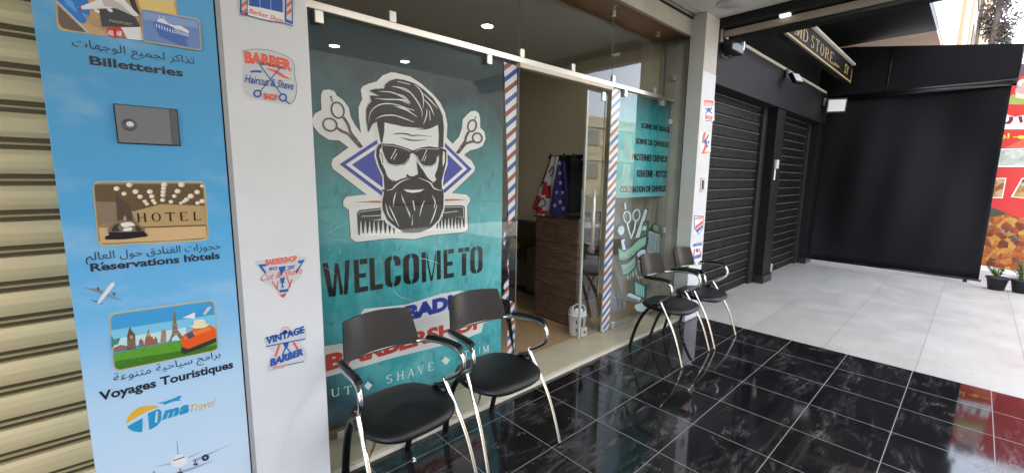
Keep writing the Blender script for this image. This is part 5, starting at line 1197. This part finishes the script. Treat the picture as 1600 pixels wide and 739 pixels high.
# upper storeys of the pale building over and beyond the black store
wb = thing('building', 'white walled building with tan pilasters rising past the black curtain', 'building', (25, -1.7, 0))
M_WB = mat('white_render', (.70, .69, .66), .7, var=.05, vscale=1.5)
M_TAN2 = mat('tan_paint', (.55, .40, .22), .6)
MB().box(9.865, 15, -1.71, .10, 4.0, 4.09, M_TAN).build('soffit', wb)
MB().box(9.865, 44, -1.72, 8, 4.092, 16, M_WB).box(12.3, 44, -.4, 8, -.1, 4.0, M_WB).build('wall', wb)
for x0, x1, pr_ in ((14.8, 16.6, .07), (18.2, 19.2, .07), (24.5, 27.5, .10), (33, 40, .12)): MB().box(x0, x1, -1.72 - pr_, -1.722, 4.093, 15.9, M_TAN2).build('pilaster', wb)
for x0, x1 in ((17.0, 18.0), (21.0, 23.0), (29, 32)):
    for z in (5.2, 7.6, 10.0):
        wn = MB().box(x0, x1, -1.76, -1.722, z, z + 1.5, mat('window_brown', (.16, .09, .06), .4)).build('window', wb)

# far tree beside the building
def tree(x, y, h, label, leafcol, n=1500, spread=1.0):
    t = thing('tree', label, 'tree', (x, y, -.05))
    rr = random.Random(5); b = MB()
    b.tube([(x, y, -.05), (x + .1, y + .05, h * .4), (x, y, h * .8), (x + .05, y, h)], .18, M_BARK, 10, rs=(.20, .04))
    tips = []
    for k in range(34):
        z = h * rr.uniform(.25, .98); an = rr.uniform(0, 6.28); L_ = spread * rr.uniform(.6, 1.3) * (1.1 - .55 * z / h)
        e = (x + L_ * math.cos(an), y + L_ * math.sin(an), z + rr.uniform(-.1, .7)); mid_ = ((x + e[0]) / 2, (y + e[1]) / 2, (z + e[2]) / 2 + .15)
        b.tube([(x, y, z - .2), mid_, e], .03, M_BARK, 6, n=3, rs=(.035, .008)); tips += [e, mid_]
    b.build('trunk', t)
    b = MB()
    for k in range(n):
        c = tips[rr.randrange(len(tips))]; p = Vector(c) + Vector((rr.gauss(0, .12), rr.gauss(0, .12), rr.gauss(0, .2)))
        d1 = Vector((rr.uniform(-1, 1), rr.uniform(-1, 1), rr.uniform(-1, 1))).normalized(); d2 = d1.cross(Vector((rr.uniform(-1, 1), rr.uniform(-1, 1), .3))).normalized()
        s_ = rr.uniform(.04, .08)
        b.add([p - d1 * s_, p + d2 * s_ * .5, p + d1 * s_, p - d2 * s_ * .5], [(0, 1, 2, 3)], leafcol[rr.randrange(len(leafcol))])
    b.build('crown', t, recalc=False); return t
M_BARK = mat('bark', (.14, .10, .08), .8, var=.2)
q = atX(1556, 40, 24)
tree(q.x, q.y, 9.5, 'thin purplish brown tree at the corner of the white building', [mat('leaf_a', (.16, .11, .11), .6), mat('leaf_b', (.10, .075, .08), .6), mat('leaf_c', (.13, .14, .08), .6)], 7000, .55)

# ------------------------------------------------------------------ red food banner
XB = 11.6
bn = thing('food_banner', 'red takeaway banner with grilled food pictures standing behind the plants', 'banner', (XB, -3.0, 0))
M_BRED = mat('banner_red', (.62, .03, .025), .4, var=.06, vscale=2)
MB().prism([(-2.2, .08), (-2.2, 3.5), (-3.0, 3.55), (-3.9, 3.6), (-3.9, .08)], 'x', XB, XB + .05, M_BRED).build('sheet', bn)
def foodmat(name, stops, scale):
    g = G(name, .4, .4); v = g.voro(scale, 'Color'); d = g.voro(scale * 2.3, 'Distance'); sp = g.n.new('ShaderNodeSeparateColor'); g.L.new(v, sp.inputs[0])
    f = g.math('ADD', g.math('MULTIPLY', sp.outputs[0], .62), g.math('MULTIPLY', g.noise(scale * 1.6, 6, .65), .42)); c = g.ramp(f, stops)
    g.col(g.mix(g.math('MULTIPLY', d, .35), c, (.08, .02, .01))); return g.m
M_FOOD = foodmat('grill_food_print', [(.18, (.05, .014, .008)), (.34, (.30, .05, .012)), (.47, (.52, .15, .02)), (.58, (.62, .36, .06)), (.68, (.42, .07, .02)), (.78, (.08, .03, .015)), (.90, (.60, .60, .38))], 10)
M_FOOD2 = foodmat('skewer_food_print', [(.2, (.05, .018, .012)), (.45, (.30, .09, .03)), (.62, (.62, .36, .10)), (.85, (.60, .50, .34))], 11)
M_FISH = foodmat('dumpling_print', [(.25, (.10, .13, .09)), (.42, (.50, .54, .46)), (.7, (.66, .68, .60))], 6)
a = Art('x', XB); G1, G2, G3 = Crop(1530, 100, 6.157), Crop(1530, 210, 6.157), Crop(1400, 200, 2.463)
def ext(pts): return pts
a.poly(pm((150, 160, 80)), [(240, 390), (290, 320), (330, 290), (370, 330), (620, 330), (620, 395)], 1, G1)
a.poly(pm((224, 196, 170)), [(350, 290), (360, 210), (410, 150), (620, 130), (620, 330), (375, 330)], 2, G1, True)
a.poly(pm((206, 150, 140)), [(370, 280), (400, 190), (620, 160), (620, 300)], 3, G1, True)
a.poly(pm((90, 72, 84)), [(392, 120), (398, 0), (620, 0), (620, 140)], 1, G1)
a.poly(M_PRW, [(180, 480), (250, 482), (340, 512), (431, 494), (620, 480), (620, 630), (180, 630)], 1, G1)
DKR = pm((120, 22, 30))
a.poly(DKR, [(180, 562), (262, 560), (284, 545), (290, 506), (330, 512), (326, 545), (300, 578), (180, 584)], 2, G1); a.poly(DKR, [(374, 508), (412, 504), (422, 562), (392, 572)], 2, G1); a.poly(DKR, [(470, 500), (520, 498), (520, 572), (470, 572)], 2, G1)
YEL = pm((244, 206, 40)); p = a.uv(G1(205, 722)), a.uv(G1(205, 672)), a.uv(G1(288, 715)); a.textuv(YEL, arabic('لد'), p[0][0], p[0][1], p[2][0], p[1][1], 2, bold=.05)
a.stroke(YEL, [(325, 705), (620, 705)], 7, 2, G1, False); a.ell(YEL, (405, 705), 38, 16, 3, G1)
a.poly(pm((228, 90, 60)), [(250, 130), (431, 40), (620, -20), (620, 130)], 1, G2)
a.poly(M_PRW, [(150, 315), (165, 165), (200, 140), (620, 128), (620, 316)], 2, G2); a.poly(M_FISH, [(155, 300), (172, 172), (205, 150), (620, 140), (620, 304)], 3, G2)
a.poly(M_PRW, [(60, 425), (262, 418), (226, 614), (60, 612)], 2, G2); a.poly(M_FOOD2, [(60, 434), (250, 428), (218, 604), (60, 602)], 3, G2)
a.poly(M_PRW, [(410, 420), (620, 410), (620, 640), (305, 602)], 2, G2); a.poly(M_FOOD2, [(418, 432), (620, 424), (620, 628), (325, 598)], 3, G2)
a.poly(M_FOOD, [(270, 318), (330, 295), (400, 318), (470, 345), (620, 350), (620, 570), (280, 525)], 2, G3)
a.poly(pm((60, 60, 40)), [(270, 318), (345, 302), (420, 330), (330, 345)], 3, G3, True)
a.poly(M_PRW, [(250, 520), (320, 526), (420, 545), (620, 580), (620, 600), (420, 560), (250, 535)], 3, G3)
a.build('food_print', bn)
for y in (-2.3, -3.1, -3.8): MB().box(XB + .052, XB + .10, y - .03, y + .03, -.05, 3.45, M_STEEL).build('post', bn)

# potted plants
def plant(x, y, seed, label, hgt):
    t = thing('potted_plant', label, 'plant', (x, y, 0), 'potted plants at the pavement edge')
    MB().lathe((x, y, 0), [(.085, 0), (.115, .17), (.128, .172), (.128, .195), (.115, .195), (.10, .17)], mat('pot_grey', (.016, .0165, .018), .5), 24).build('pot', t)
    MB().lathe((x, y, .165), [(.105, 0), (.105, .004), (0, .008)], mat('soil', (.05, .035, .025), .9), 20).build('soil', t)
    rr = random.Random(seed); b = MB(); LF = [mat('leaf_green', (.10, .17, .03), .5), mat('leaf_yellow', (.20, .24, .05), .5), mat('leaf_deep', (.05, .10, .03), .5)]
    for k in range(11):
        an = rr.uniform(0, 6.28); L_ = rr.uniform(.04, .15); e = Vector((x + L_ * math.cos(an), y + L_ * math.sin(an), .17 + hgt * rr.uniform(.5, 1)))
        b.tube([(x + .02 * math.cos(an), y + .02 * math.sin(an), .165), ((x + e.x) / 2, (y + e.y) / 2, (.165 + e.z) / 2 + .03), e], .004, LF[2], 5, n=3)
        for j in range(13):
            f = rr.uniform(.3, 1); c = Vector((x, y, .165)).lerp(e, f); d = Vector((rr.uniform(-1, 1), rr.uniform(-1, 1), rr.uniform(-.4, .8))).normalized(); s_ = rr.uniform(.03, .055); nn = d.cross(Vector((0, 0, 1))).normalized() * s_ * .35
            b.add([c, c + d * s_ * .5 + nn, c + d * s_, c + d * s_ * .5 - nn], [(0, 1, 2, 3)], LF[rr.randrange(3)])
    b.build('leaves', t, recalc=False)
plant(9.66, -2.795, 3, 'small leafy plant in a grey pot closest to the black curtain', .20)
plant(9.67, -3.04, 8, 'taller leafy plant in a black pot before the red banner', .30)

# ------------------------------------------------------------------ apartment block over the road (seen in the glass)
ap = thing('building', 'beige apartment block across the road, mirrored in the sliding door', 'building', (44, -22, 0))
M_AP = mat('beige_render', (.50, .42, .28), .7, var=.05, vscale=1)
qa = atY(932, 182, 22); zt_ = qa.z
MB().box(29.5, 60, -34, -22, -.1, zt_, M_AP).build('wall', ap)
M_WIN = mat('window_grey', (.20, .22, .23), .2)
for zf in range(int((zt_ - 1) / 3.0)):
    z = zt_ - 2.6 - 3.0 * zf
    MB().box(29.5, 60, -21.99, -21.93, z + 1.62, z + 1.85, mat('pale_band', (.58, .53, .42), .7)).build('balcony_band', ap)
    for k in range(7):
        x = 31 + 4.0 * k; wn = MB().box(x, x + 2.3, -21.985, -21.93, z, z + 1.35, M_WIN).build('window', ap)
added_block = thing('building', 'added dark brown block across the road, keeping bright reflections off the poster glass', 'building', (12, -20, 0))  # invented block, put in so the poster glass mirrors something dark
MB().box(-12, 28.5, -34, -20, -.1, 11, mat('dark_brown_render', (.125, .112, .098), .8, var=.2, vscale=.6)).build('wall', added_block)
